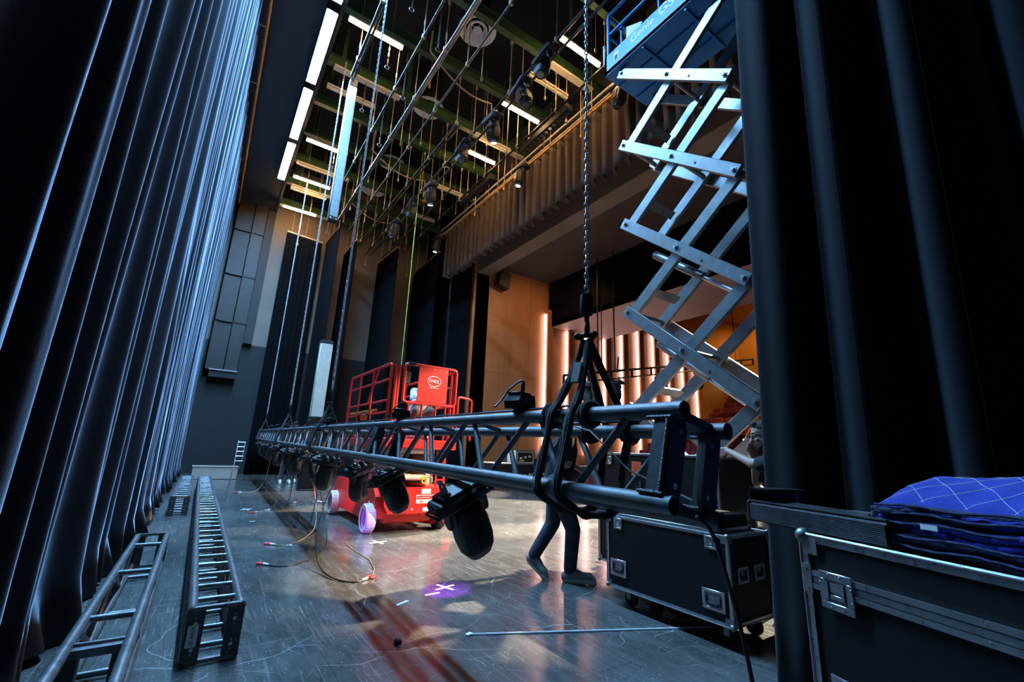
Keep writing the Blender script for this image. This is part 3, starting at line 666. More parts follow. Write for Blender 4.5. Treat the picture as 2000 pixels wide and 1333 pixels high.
# ---------------------------------------------------------------- moving lights
def moving_light(name, label, group, lit=False, head_tilt=(0.0, 0.0)):
    """origin at the clamp hooks, base below, head hanging under the base"""
    t = thing(name, label, 'stage light', (0, 0, 0), group=group)
    b = B(); b.box((0, 0, -0.12), (0.46, 0.24, 0.085), bev=0.02); b.box((0, 0, -0.065), (0.36, 0.19, 0.03), bev=0.008)
    for s in (-1, 1): b.box((s * 0.233, 0, -0.115), (0.02, 0.13, 0.06), bev=0.006)
    b.done('base', 'black_shell', t)
    for s in (-1, 1): b = B(); b.path([(s * 0.21, -0.09, -0.14), (s * 0.255, -0.09, -0.15), (s * 0.255, 0.09, -0.15), (s * 0.21, 0.09, -0.14)], 0.011, 7); b.done('handle', 'black_metal', t)
    b = B(); b.box((-0.03, -0.121, -0.12), (0.13, 0.006, 0.05), bev=0.002); b.done('display', 'glass_black', t)
    b = B()
    for k in range(3): b.tube((0.075 + 0.036 * k, -0.117, -0.12), (0.075 + 0.036 * k, -0.132, -0.12), 0.012, n=10)
    b.done('connector', 'dull_steel', t)
    for s in (-1, 1):
        b = B(); b.box((s * 0.12, 0, -0.03), (0.035, 0.06, 0.05), bev=0.005)
        b.path([(s * 0.12, 0.035 * cos(q), 0.035 * sin(q)) for q in [-0.8 + k * 4.4 / 12 for k in range(13)]], 0.01, 7)
        b.tube((s * 0.12, -0.03, -0.02), (s * 0.12, -0.075, -0.03), 0.008, n=8); b.box((s * 0.12, -0.075, -0.03), (0.012, 0.03, 0.02))
        b.done('clamp', 'dull_steel' if s < 0 else 'black_metal', t)
    b = B(); b.lathe([(0.085, -0.16), (0.085, -0.185), (0.07, -0.19)], n=24)
    for s in (-1, 1):
        b.prism([(s * 0.135, -0.055, -0.185), (s * 0.135, 0.055, -0.185), (s * 0.138, 0.045, -0.26), (s * 0.138, 0.022, -0.3), (s * 0.138, -0.022, -0.3), (s * 0.138, -0.045, -0.26)], (s * 0.028, 0, 0))
    b.box((0, 0, -0.185), (0.31, 0.1, 0.03), bev=0.008)
    b.done('yoke', 'black_shell', t)
    b = B(); secs = [(0.09, 0.085, 0.08), (0.065, 0.108, 0.1), (-0.03, 0.126, 0.122), (-0.16, 0.128, 0.124), (-0.24, 0.116, 0.11), (-0.295, 0.083, 0.078), (-0.31, 0.058, 0.054)]
    rings = []
    for z, rx, ry in secs:
        oc = []
        for k in range(16):
            a = 2 * pi * (k + 0.5) / 16; ca, sa = cos(a), sin(a); e = 0.62
            oc.append(b.bm.verts.new((math.copysign(abs(ca) ** e, ca) * rx, math.copysign(abs(sa) ** e, sa) * ry, z)))
        rings.append(oc)
    b.skin(rings)
    for s in (-1, 1):
        b.box((0, s * 0.123, -0.12), (0.1, 0.014, 0.19), bev=0.005)
    H_ = M.Rotation(head_tilt[0], 4, 'X') @ M.Rotation(head_tilt[1], 4, 'Y'); piv = M.Translation((0, 0, -0.275)) @ H_
    bmesh.ops.transform(b.bm, matrix=piv, verts=b.bm.verts)
    hd = b.done('head', 'black_shell', t, smooth=16)
    for s in (-1, 1):
        b = B()
        for k in range(9): b.box((0, s * 0.131, -0.045 - 0.018 * k), (0.085, 0.005, 0.007))
        bmesh.ops.transform(b.bm, matrix=piv, verts=b.bm.verts); b.done('vent', 'black_metal', hd)
    b = B(); zz = -0.31 if lit is not None else 0.13; dd = -1 if lit is not None else 1
    b.lathe([(0.075, zz), (0.075, zz + 0.02 * dd), (0.062, zz + 0.022 * dd)], n=24, cap=False)
    bmesh.ops.transform(b.bm, matrix=piv, verts=b.bm.verts); b.done('lens_ring', 'black_metal', hd)
    b = B(); b.lathe([(0.0, zz + 0.012 * dd), (0.04, zz + 0.014 * dd), (0.066, zz + 0.012 * dd)], n=24)
    bmesh.ops.transform(b.bm, matrix=piv, verts=b.bm.verts); b.done('lens', 'lens_lit' if lit else 'lens', hd)
    return t
def tilt(t, loc, r): t.location = loc; t.rotation_euler = r
FX = [(2.34, -0.46, 0.1, 0.0), (3.7, -0.42, -0.1, 0.25), (4.5, -0.25, 0.15, 0.6), (5.35, 0.1, 0.2, -0.3), (6.45, -0.2, -0.2, 0.2), (7.5, 0.15, 0.1, -0.2), (8.6, -0.1, 0.2, 0.2),
      (9.7, 0.2, -0.2, 0.0), (10.8, -0.2, 0.1, 0.4), (11.9, 0.1, 0.0, 0.0), (13.0, -0.1, 0.2, 0.2), (14.1, 0.1, -0.2, 0.0), (15.2, -0.1, 0.0, 0.0)]
base_fx = None
for i, (y, ry, rx, rz) in enumerate(FX):
    t0 = y - TP.y; loc = tp(t0, (0.85, 0.95, 0.95)[i] if i < 3 else 0.3, 1) - Z * 0.03
    if i == 1: loc = loc + V((0.0, 0, -0.0))
    lab = ('%s black moving light slung under the hanging truss' % ('nearest', 'second nearest', 'third nearest', 'fourth nearest', 'fifth nearest', 'sixth nearest', 'seventh nearest', 'eighth nearest', 'ninth nearest', 'tenth nearest', 'third from the far end', 'second from the far end', 'farthest')[i]).replace('third from the far end black moving light', 'black moving light third from the far end').replace('second from the far end black moving light', 'black moving light second from the far end')
    if base_fx is None:
        base_fx = moving_light('moving_light', lab, 'moving lights under the truss', lit=None)
        tilt(base_fx, loc, (rx, ry, rz)); base_fx.scale = (0.8,) * 3
    else: dup(base_fx, loc, (rx, ry, rz), lab).scale = (0.68,) * 3
OV = [(4.55, 5.9, 0.25, 0.1, 0), (4.55, 6.9, -0.15, 0.35, 0), (4.55, 8.0, -0.2, -0.15, 1), (4.55, 9.45, 0.2, 0.25, 0), (4.55, 11.6, -0.15, -0.2, 1), (4.55, 13.0, 0.15, 0.2, 0), (4.55, 14.6, 0.1, -0.1, 0)]
ov0 = None; ovl = None
names = ('nearest black moving light on the overhead pipe, above the hoist chain', 'second black moving light on the overhead pipe, lens of many dots', 'lit moving light on the overhead pipe nearest the first round diffuser', 'unlit moving light between the two lit ones on the overhead pipe', 'lit moving light farther along the overhead pipe', 'unlit moving light just beyond the far lit one overhead', 'farthest moving light on the overhead pipe')
for i, (x, y, rx, ry, lit) in enumerate(OV):
    loc = V((x, y, 9.32))
    if lit:
        if ovl is None:
            ovl = moving_light('overhead_light', names[i], 'moving lights on the overhead pipe', True); tilt(ovl, loc, (rx, ry, pi / 2)); ovl.scale = (1.25,) * 3
        else: dup(ovl, loc, (rx, ry, pi / 2), names[i])
    elif ov0 is None:
        ov0 = moving_light('overhead_light', names[i], 'moving lights on the overhead pipe', False); tilt(ov0, loc, (rx, ry, pi / 2)); ov0.scale = (1.25,) * 3
    else: dup(ov0, loc, (rx, ry, pi / 2), names[i])
for i, (y, lit, lab) in enumerate(((5.75, 0, 'black moving light hung from the border rail beside the blue lift'), (9.75, 1, 'lit moving light hung from the orange border rail'), (15.7, 1, 'lit moving light at the far end of the border rail'))):
    o = dup(ovl if lit else ov0, (6.74, y, 9.86), (0.1, -0.15, pi / 2), lab, 'moving lights on the border rail')
# their light
for y, tx, ty in ((8.0, 4.2, 6.6), (11.6, 4.0, 10.5)): spot('moving_beam', (4.55, y - 0.15, 8.3), (tx, ty, 0), 160, (0.9, 0.95, 1.0), 40, 0.5, 0.06)
spot('moving_beam', (6.7, 9.75, 8.9), (4.5, 9.0, 0), 220, (0.9, 0.95, 1.0), 42, 0.5, 0.06)

# ---------------------------------------------------------------- boxes and cables on the truss
def power_box(loc, rz, label):
    t = thing('power_box', label, 'junction box', loc, rz, 'junction boxes on the truss')
    b = B(); b.prism([(-0.075, -0.05, 0.02), (0.075, -0.05, 0.02), (0.085, -0.05, 0.05), (0.075, -0.05, 0.1), (-0.06, -0.05, 0.1), (-0.085, -0.05, 0.06)], (0, 0.1, 0)); b.done('body', 'black_plastic', t)
    b = B(); b.box((-0.01, 0, 0.106), (0.11, 0.09, 0.014), bev=0.004); b.done('cover', 'black_metal', t)
    b = B(); b.box((0, 0, 0.008), (0.04, 0.07, 0.03), bev=0.004); b.done('clamp', 'black_metal', t)
    b = B()
    for k in (-1, 1): b.box((-0.03 + 0.012 * k, -0.052, 0.07), (0.008, 0.004, 0.03))
    b.done('socket_marks', 'bright_steel', t)
    b = B(); b.tube((0.02, 0.0, 0.11), (0.026, 0, 0.165), 0.012, n=12); b.tube((0.026, 0, 0.16), (0.03, 0, 0.18), 0.009, n=10)
    b.done('plug', 'black_plastic', t)
    b = B(); b.path([(0.03, 0, 0.175), (0.018, 0.005, 0.187), (-0.01, 0.02, 0.17), (-0.06, 0.045, 0.12), (-0.1, 0.06, 0.06), (-0.15, 0.06, 0.02)], 0.006, 7); b.done('cable', 'cable', t)
    return t
pb = power_box(tp(0.8, 0.0, 0) + V((0.01, 0, 0.022)), 0.35, 'small black power box clamped on top of the truss near the sling'); pb.scale = (0.78,) * 3
dup(pb, tp(2.35, 0.05, 0) + V((0, 0, 0.022)), -0.3, 'black power box on the truss in front of the red lift')
dup(pb, tp(4.9, 0.05, 0) + V((0, 0, 0.022)), 0.2, 'black power box on the truss left of the red lift')
dup(pb, tp(8.7, 0.1, 0) + V((0, 0, 0.022)), 0.6, 'far black power box on the truss by the third chain')
def wavy(t0, t1, a, amp, seed, off=0.036):
    r = random.Random(seed); n = int((t1 - t0) / 0.12); pts = []; dz = 0
    for k in range(n + 1):
        dz = 0.75 * dz + r.uniform(-amp, amp)
        pts.append(tp(t0 + (t1 - t0) * k / n, a, 0) - tb_ * (off + abs(dz)) + ta * dz * 0.8)
    return pts
for i, (t0, t1, a, amp, lab) in enumerate(((0.35, 14.5, 0.02, 0.006, 'black cable laid along the front top tube of the truss'), (2.2, 15.0, 0.27, 0.02, 'second black cable wandering along the top of the truss'), (2.6, 14.0, 0.5, 0.03, 'loose black cable between the two top tubes of the truss'), (0.3, 6.0, 1.0, 0.008, 'black cable along the rear top tube of the truss'))):
    tag(B().path(wavy(t0, t1, a, amp, i), 0.0055, 6).done('truss_cable', 'cable', at=tp(t0, a, 0)), lab, 'cable', 'cables lying along the truss')
pts = [tp(0.06, 1.0, 0.95) - ta * 0.03, tp(0.02, 0.7, 0.85), tp(0.25, 0.6, 0.6), tp(0.45, 0.5, 0.1), tp(0.6, 0.2, 0.03)]
tag(B().path(pts, 0.003, 6).done('safety_wire', 'bright_steel', at=pts[0]), 'thin steel wire strung slantwise inside the near end of the truss', 'wire')
b = B(); pts = [tp(-0.02, 0.55, 1.02), tp(-0.03, 0.8, 1.02) - Z * 0.02, tp(-0.04, 0.95, 1.05) - Z * 0.1, V((1.27, 0.72, 0.75)), V((1.3, 0.7, 0.45)), V((1.29, 0.66, 0.2)), V((1.25, 0.6, 0.03)), V((1.1, 0.3, 0.008))]
for _ in range(2):
    q = [pts[0]]
    for i in range(len(pts) - 1): q += [pts[i].lerp(pts[i + 1], 0.25), pts[i].lerp(pts[i + 1], 0.75)]
    pts = q + [pts[-1]]
tag(b.path(pts, 0.0055, 8).done('hanging_cable', 'cable', at=pts[-1]), 'dark cable hanging from the near end of the truss to the floor', 'cable')
# small coils, clamps and connector clutter along the far half of the truss
for i in range(7):
    t0 = 3.6 + 1.55 * i; c = tp(t0, 0.25, 0) - tb_ * 0.05
    b = B()
    for k in range(3): b.path([c + TD * (0.02 * k) + ta * (0.05 * cos(q)) - tb_ * (0.045 + 0.05 * sin(q) + 0.004 * k) for q in [j * pi / 7 for j in range(14)]], 0.006, 6, True)
    tag(b.done('cable_coil', 'cable', at=c), '%s small cable coil on top of the hanging truss' % ('nearest', 'second', 'third', 'fourth', 'fifth', 'sixth', 'farthest')[i], 'cable coil', 'cable coils on the truss')
t = thing('spare_pipe', 'short bright pipe lying on the truss below the third chain', 'pipe', tp(8.4, 0.1, 0), world=True)
b = B(); b.tube(tp(7.6, 0.0, 0) - tb_ * 0.05 , tp(9.2, 0.3, 0) - tb_ * 0.055, 0.025, n=12); b.done('tube', 'truss_grey', t)
b = B()
for k in (7.7, 9.1): b.box(tp(k, 0.1, 0) - tb_ * 0.035, (0.12, 0.05, 0.03), rotT)
b.done('clamp', 'black_metal', t)

# ---------------------------------------------------------------- cables with red tails that hang from the truss to the floor
def tail(pts, label, red=True, r=0.006, m='cable', knot=None):
    P = [V(p) for p in pts]; end = P[0]; nxt = (P[1] - P[0]).normalized(); S = [P[0] + nxt * 0.07] + P[1:]
    for _ in range(3):
        q = [S[0]]
        for i in range(len(S) - 1): q += [S[i].lerp(S[i + 1], 0.25), S[i].lerp(S[i + 1], 0.75)]
        S = q + [S[-1]]
    t = thing('safety_cable', label, 'cable', end, group='cables trailing from the truss', world=True)
    B().path(S, r, 6).done('cable', m, t)
    b = B(); sd = nxt.cross(Z).normalized()
    b.path([end + nxt * (0.02 - 0.035 * cos(a)) + sd * (0.026 * sin(a)) + Z * 0.008 for a in [k * pi / 7 for k in range(14)]], 0.011, 7, True); b.done('red_loop', 'red_plastic', t)
    b = B(); b.tube(end + nxt * 0.055 + Z * 0.006, end + nxt * 0.13 + Z * 0.006, 0.014, 0.009, n=10); b.done('ferrule', 'white_tape', t)
    if knot is not None: b = B(); c = V(knot); [b.box(c + V((dx, dy, 0.012)), (0.07, 0.02, 0.015), M.Rotation(a, 3, 'Z')) for dx, dy, a in ((0, 0, 0.4), (0.01, 0.02, 1.6), (-0.01, -0.01, 2.6))]; b.done('tie', 'white_tape', t)
    return t
G = 0.008
tail([(0.7, 5.45, G), (0.9, 5.22, G), (1.04, 5.32, G), (1.29, 5.57, G), (1.5, 6.0, 0.05), (1.52, 6.7, 0.45), (1.4, 6.9, 0.9), (1.36, 6.9, 1.1)], 'trailing cable whose red loop lies nearest the camera on the blue lit floor')
tail([(0.87, 6.42, G), (1.1, 6.2, G), (1.39, 6.72, G), (1.6, 7.2, 0.05), (1.6, 7.6, 0.5), (1.42, 7.65, 0.95), (1.38, 7.6, 1.12)], 'trailing cable whose red grip lies straight left of the red lift front wheel', m='rod_tan', knot=(1.1, 6.2, 0))
tail([(1.56, 4.5, G), (1.36, 4.39, G), (1.22, 4.6, G), (1.17, 5.0, 0.03), (1.22, 5.5, 0.2), (1.42, 6.2, 0.5), (1.5, 6.0, 0.8), (1.3, 5.6, 1.1)], 'trailing cable with an orange red loop in the middle of the floor', m='cable')
tail([(0.95, 9.15, G), (1.22, 9.47, G), (1.45, 10.2, G), (1.45, 10.6, 0.3), (1.5, 10.7, 0.8), (1.46, 10.6, 1.14)], 'trailing cable with a red grip, beyond the white floor crosses', knot=(1.22, 9.47, 0), m='rod_tan')
tail([(1.9, 10.5, G), (1.66, 10.36, G), (1.5, 9.6, G), (1.5, 9.0, 0.3), (1.45, 8.9, 1.0), (1.42, 8.85, 1.12)], 'trailing cable with a red loop left of the red lift rear wheel')
tail([(0.91, 12.8, G), (1.1, 12.7, G), (1.4, 13.0, G), (1.6, 13.4, 0.4), (1.55, 13.3, 1.1)], 'farthest trailing cable with a red loop near the white step', m='rod_tan')
pts = [V(p) for p in ((1.62, 8.9, 0.01), (1.5, 8.0, 0.01), (1.5, 7.2, 0.04), (1.48, 6.9, 0.5), (1.36, 6.75, 1.1))]
tag(B().path([pts[0], pts[0].lerp(pts[1], .5), pts[1], pts[2], pts[2].lerp(pts[3], .5), pts[3], pts[4]], 0.006, 6).done('hanging_cable', 'cable', at=pts[0]), 'thin dark cable hanging from the truss beside the red lift front wheel', 'cable')

# ---------------------------------------------------------------- grey truss lengths lying on the floor
def floor_truss(x0, x1, y0, y1, h, rung, label, plates=True, dia=0.6, flat=None):
    t = thing('floor_truss', label, 'truss', ((x0 + x1) / 2, y0, 0), world=True); R_ = 0.0254
    for x in (x0 + R_, x1 - R_):
        for z in (R_, h - R_): B().pipe((x, y0, z), (x, y1, z), R_, 0.004, 16).done('chord', 'truss_grey', t)
    y = y0 + rung * 0.7; far = B(); nf = 0
    while y < y1 - 0.05:
        for z in (h - R_, R_): B().tube((x0 + R_, y, z), (x1 - R_, y, z), 0.0165 if rung > .5 else 0.015, n=10).done('rung', 'truss_grey', t)
        y += rung
    y = y0 + 0.1; k = 0
    while y + dia / 2 < y1:
        for x in (x0 + R_, x1 - R_):
            z0, z1 = (R_, h - R_) if k % 2 else (h - R_, R_)
            B().tube((x, y, z0), (x, y + dia / 2, z1), 0.0125, n=8).done('brace', 'truss_grey', t)
        y += dia / 2; k += 1
    for y in (y0, y1):
        if not plates: break
        s = -1 if y == y0 else 1
        for x, sg in ((x0 + 0.004, 1), (x1 - 0.004, -1)):
            b = B(); b.prism([(x, y, 0.02), (x + sg * 0.02, y, 0.004), (x + sg * 0.085, y, 0.004), (x + sg * 0.085, y, h - 0.004), (x + sg * 0.02, y, h - 0.004), (x, y, h - 0.02)], (0, 0.012 * s, 0)); b.done('end_plate', 'truss_plate', t)
            b = B()
            for z in (0.085, h - 0.085):
                b.tube((x + sg * 0.045, y + 0.011 * s, z), (x + sg * 0.045, y + 0.016 * s, z), 0.01, n=6)
                for dz in (-0.024, 0.024): b.tube((x + sg * 0.045, y + 0.011 * s, z + dz), (x + sg * 0.045, y + 0.015 * s, z + dz), 0.004, n=6)
            b.done('bolt', 'bright_steel', t)
        for z in (0.02, h - 0.012):
            b = B(); b.box(((x0 + x1) / 2, y, z), (x1 - x0 - 0.05, 0.03, 0.02)); b.done('end_rail', 'truss_grey', t)
    if flat is not None:
        b = B(); b.box(((x0 + x1) / 2, flat, h - 0.03), (x1 - x0 - 0.04, 0.1, 0.012)); b.box(((x0 + x1) / 2, flat - 0.045, h - 0.04), (x1 - x0 - 0.04, 0.01, 0.035)); b.box(((x0 + x1) / 2, flat + 0.01, h - 0.02), (x1 - x0 - 0.05, 0.02, 0.015)); b.done('flat_bar', 'truss_grey', t)
        for x in (x0 + 0.05, x1 - 0.05): B().box((x, flat, h / 2), (0.06, 0.09, h - 0.06)).done('flat_post', 'truss_plate', t)
    return t
floor_truss(-0.36, -0.085, 0.7, 5.75, 0.31, 0.98, 'scuffed grey truss lying nearest the long curtain, open end out of frame', dia=1.2, flat=2.95)
t = floor_truss(0.105, 0.39, 3.27, 14.1, 0.3, 0.3, 'long dark truss with ladder rungs and a white tag, lying on the blue lit floor', dia=0.6)
b = B(); b.box((0.147, 3.252, 0.155), (0.05, 0.006, 0.11)); tg = b.done('tag', 'sticker_white', t, label='white taped tag with writing')
text("10' APEX", 'tag_writing', 'ink', tg, M.Translation(-V(t['_at'])) @ basis((0, 0, 1), (-1, 0, 0), (0, -1, 0), (0.147, 3.2485, 0.155)), 0.026)
floor_truss(-0.25, 0.03, 9.25, 14.3, 0.3, 0.36, 'short far truss lying between the long dark truss and the curtain', dia=0.6)

# ---------------------------------------------------------------- red scissor lift
L0 = V((2.75, 7.8, 0))
t = thing('scissor_lift', 'red scissor lift with an oval logo panel, lowered in the middle of the stage', 'scissor lift', L0, world=True); RL = t
b = B(); b.prism([(2.22, 6.62, 0.2), (2.22, 6.62, 0.5), (2.22, 6.78, 0.64), (2.22, 8.9, 0.64), (2.22, 9.05, 0.5), (2.22, 9.05, 0.14), (2.22, 7.1, 0.14), (2.22, 7.02, 0.3), (2.22, 6.66, 0.3)], (0.36, 0, 0)); b.done('side_tray', 'red_paint', t)
b = B(); b.prism([(3.3, 6.62, 0.2), (3.3, 6.62, 0.5), (3.3, 6.78, 0.64), (3.3, 8.9, 0.64), (3.3, 9.05, 0.5), (3.3, 9.05, 0.14), (3.3, 7.1, 0.14), (3.3, 7.02, 0.3), (3.3, 6.66, 0.3)], (-0.36, 0, 0)); b.done('side_tray', 'red_paint', t)
b = B(); b.box((2.76, 7.85, 0.36), (0.72, 2.4, 0.3), bev=0.02); b.box((2.76, 6.74, 0.2), (0.75, 0.14, 0.16), bev=0.02); b.done('chassis', 'red_paint', t)
b = B(); b.prism([(2.36, 6.46, 0.28), (3.26, 6.46, 0.28), (3.26, 6.46, 0.6), (3.2, 6.46, 0.64), (2.42, 6.46, 0.64), (2.3, 6.46, 0.56), (2.3, 6.46, 0.4)], (0, 0.1, 0)); fp = b.done('front_plate', 'red_paint', t)
def plate(x, z, w_, h_, m, par, name, y=6.4575): return B().box((x, y, z), (w_, 0.004, h_)).done(name, m, par)
for o in (fp,): o['_at'] = tuple(L0)
plate(2.93, 0.585, 0.15, 0.07, 'sticker_white', fp, 'sticker'); plate(2.93, 0.475, 0.3, 0.12, 'sticker_white', fp, 'sticker')
s_ = plate(2.92, 0.497, 0.26, 0.055, 'sticker_red', fp, 'sticker_band', 6.4555); plate(2.96, 0.33, 0.13, 0.055, 'sticker_white', fp, 'sticker')
plate(2.42, 0.57, 0.05, 0.06, 'sticker_white', fp, 'sticker'); plate(2.5, 0.565, 0.08, 0.055, 'sticker_blue', fp, 'sticker')
text('SunbeltRentals', 'sticker_writing', 'sticker_white', fp, basis((1, 0, 0), (0, 0, 1), (0, -1, 0), (2.9, 6.452, 0.497)), 0.032)
text('1-800-', 'sticker_writing', 'ink', fp, basis((1, 0, 0), (0, 0, 1), (0, -1, 0), (2.86, 6.4545, 0.437)), 0.034)
B().prism([(3.02, 6.451, 0.497), (3.06, 6.451, 0.525), (3.06, 6.451, 0.468)], (0, 0.003, 0)).done('sticker_arrow', 'yellow_paint', fp)
b = B(); b.tube((2.72, 6.46, 0.335), (2.72, 6.452, 0.335), 0.014, n=14); b.done('bolt', 'white_paint', t)
side = B(); side.box((2.219, 7.35, 0.47), (0.004, 0.16, 0.17)); st = side.done('sticker', 'sticker_white', t); st['_at'] = tuple(L0)
B().box((2.2165, 7.35, 0.5), (0.002, 0.13, 0.06)).done('sticker_band', 'sticker_blue', st); B().box((2.219, 6.88, 0.3), (0.004, 0.05, 0.24)).done('reflective_strip', 'sticker_white', t)
for x, sx in ((2.12, -1), (3.28, 1)):
    for y in (6.76, 8.78):
        xc = x + 0.06 * (1 if sx < 0 else 0.3)
        b = B(); b.lathe([(0.13, -0.065), (0.185, -0.07), (0.2, -0.05), (0.2, 0.05), (0.185, 0.07), (0.13, 0.065)], (xc, y, 0.2), V((sx, 0, 0)), 36, cap=False)
        for k in range(30):
            a = 2 * pi * k / 30; b.box((xc, y + 0.199 * sin(a), 0.2 + 0.199 * cos(a)), (0.11, 0.012, 0.008), M.Rotation(-a, 3, 'X'))
        wh = b.done('wheel', 'tyre_white' if (sx < 0 or y > 8) else 'rubber', t); wh['_at'] = tuple(L0)
        b = B(); b.lathe([(0.0, 0.03), (0.05, 0.045), (0.06, 0.03), (0.11, 0.01), (0.135, 0.05), (0.135, -0.05), (0.0, -0.05)], (xc, y, 0.2), V((sx, 0, 0)), 28)
        for k in range(6): b.tube((xc + 0.02 * sx, y + 0.08 * sin(k * pi / 3), 0.2 + 0.08 * cos(k * pi / 3)), (xc + 0.04 * sx, y + 0.08 * sin(k * pi / 3), 0.2 + 0.08 * cos(k * pi / 3)), 0.01, n=8)
        b.done('hub', 'wheel_hub', wh)
B().box((3.33, 6.5, 0.22), (0.15, 0.02, 0.2), bev=0.01).done('wheel_guard', 'red_paint', t)
B().bar((3.2, 6.7, 0.1), (2.9, 7.6, 0.08), 0.08, 0.05).done('pothole_guard', 'red_paint', t)
for x in (2.5, 3.0):      # folded cream scissor arms, one stack each side
    for k in range(5):
        z = 0.71 + 0.112 * k
        B().bar((x, 6.62, z), (x, 8.85, z + (0.04 if k % 2 else -0.02)), 0.075, 0.1, bev=0.008).done('scissor_arm', 'cream_metal', t)
        B().bar((x + 0.085, 6.66, z + 0.02), (x + 0.085, 8.85, z - 0.02), 0.06, 0.1, bev=0.008).done('scissor_arm', 'cream_metal', t)
for k in range(3): B().tube((2.6, 6.66, 0.77 + 0.2 * k), (2.98, 6.66, 0.77 + 0.2 * k), 0.045, n=16).done('cross_tube', 'cream_metal', t)
B().tube((2.62, 7.4, 0.75), (2.9, 7.9, 1.1), 0.05, n=14).done('hydraulic_cylinder', 'dull_steel', t)
b = B(); b.path([(2.92 + 0.04 * cos(a), 6.55, 0.74 + 0.05 * sin(a)) for a in [k * pi / 6 for k in range(12)]], 0.014, 7, True); b.done('hose_coil', 'yellow_plastic', t)
b = B()
for s in (0, 0.14): b.bar((3.14 + s, 6.6, 0.64), (3.14 + s, 6.62, 1.22), 0.02, 0.03)
for k in range(4): b.bar((3.14, 6.6, 0.74 + 0.13 * k), (3.28, 6.6, 0.74 + 0.13 * k), 0.025, 0.025)
b.done('ladder', 'red_paint', t)
b = B(); b.box((2.77, 7.75, 1.27), (1.16, 2.72, 0.14), bev=0.015); dk = b.done('platform', 'red_paint', t)
r_ = 0.021
def rail(pts, name='guard_rail', m='red_paint', r=r_, closed=False):
    P = [V(p) for p in pts]; S = []
    n = len(P)
    for i, p in enumerate(P):
        if (0 < i < n - 1) or closed:
            a = P[i - 1]; c = P[(i + 1) % n]; q = 0.06
            da = (a - p).normalized() * min(q, (a - p).length / 3); dc = (c - p).normalized() * min(q, (c - p).length / 3)
            for k in range(5): u = k / 4; S.append((p + da) * (1 - u) ** 2 + p * (2 * u * (1 - u)) + (p + dc) * u * u)
        else: S.append(p)
    return B().path(S, r, 10, closed).done(name, m, t)
xL, xR, yF, yB = 2.22, 3.32, 6.42, 8.75
for x, nm in ((xL, 'l'), (xR, 'r')):
    rail([(x, yF + 0.1, 1.32), (x, yF + 0.1, 2.46), (x, yB, 2.46), (x, yB, 1.32)])
    rail([(x, yF + 0.1, 2.22), (x, yB, 2.22)], 'mid_rail', r=0.016); rail([(x, yF + 0.1, 1.9), (x, yB, 1.9)], 'mid_rail', r=0.016); rail([(x, yF + 0.1, 1.72), (x, yB, 1.72)], 'mid_rail', r=0.014)
    for y in (7.4, 8.1): rail([(x, y, 1.34), (x, y, 2.46)], 'rail_post', r=0.016)
    rail([(x, 7.15, 2.44), (x, 7.55, 1.92)], 'diagonal_rail', r=0.018)
    for k in (0, 1): rail([(x + 0.05 * (k + 1) * (1 if x == xL else -1), yF + 0.02 + 0.02 * k, 1.34), (x + 0.05 * (k + 1) * (1 if x == xL else -1), yF + 0.02 + 0.02 * k, 2.44)], 'rail_post', r=0.024)
rail([(2.4, yF, 1.88), (2.4, yF, 2.47), (3.28, yF, 2.47), (3.28, yF, 1.88)], 'front_frame', r=0.024, closed=True)
for x in (2.5, 2.72, 2.95, 3.12): rail([(x, yF, 1.34), (x, yF, 1.88)], 'rail_post', r=0.018)
rail([(2.4, yF, 1.62), (3.28, yF, 1.66)], 'mid_rail', r=0.016)
rail([(3.34, yF, 1.34), (3.34, yF, 2.05), (3.62, yF + 0.05, 2.03), (3.62, yF + 0.05, 1.36)], 'side_gate', r=0.018)
b = B(); b.prism([(2.62, yF - 0.02, 1.9), (3.12, yF - 0.02, 1.9), (3.12, yF - 0.02, 2.46), (2.62, yF - 0.02, 2.46)], (0, 0.012, 0)); sp_ = b.done('logo_panel', 'red_paint', t); sp_['_at'] = tuple(L0)
b = B(); oc = V((2.88, yF - 0.023, 2.24))
b.path([oc + V((0.115 * cos(a), 0, 0.078 * sin(a))) for a in [k * pi / 20 for k in range(40)]], 0.006, 6, True); b.done('logo_oval', 'white_paint', sp_)
tx = text('mec', 'logo_lettering', 'white_paint', sp_, basis((1, 0, 0), (0, 0, 1), (0, -1, 0), oc + V((0, -0.001, 0.01))), 0.105, ext=0.003); B().box(oc + V((0, 0, -0.1)), (0.17, 0.003, 0.008)).done('logo_line', 'white_paint', sp_)
b = B()
for x, z in ((2.66, 2.42), (3.08, 2.42), (2.66, 1.95), (3.08, 1.95), (2.88, 2.43)): b.tube((x, yF - 0.025, z), (x, yF - 0.018, z), 0.006, n=8)
b.done('rivet', 'white_paint', sp_)
rail([(2.24, 7.1, 1.78), (2.24, 8.6, 1.78)], 'yellow_rail', 'yellow_paint', 0.02); rail([(2.9, 7.9, 1.74), (3.31, 7.9, 1.74)], 'yellow_rail', 'yellow_paint', 0.022)
B().box((2.34, 8.0, 1.74), (0.05, 0.5, 0.16), bev=0.01).done('yellow_box', 'yellow_paint', t)
b = B(); b.box((2.48, 6.52, 2.26), (0.1, 0.08, 0.2), bev=0.015); b.tube((2.48, 6.5, 2.34), (2.48, 6.46, 2.42), 0.012, n=10); b.done('control_box', 'black_plastic', t)
B().box((2.5, yF, 2.475), (0.12, 0.055, 0.05), bev=0.01).done('foam_pad', 'rubber', t)

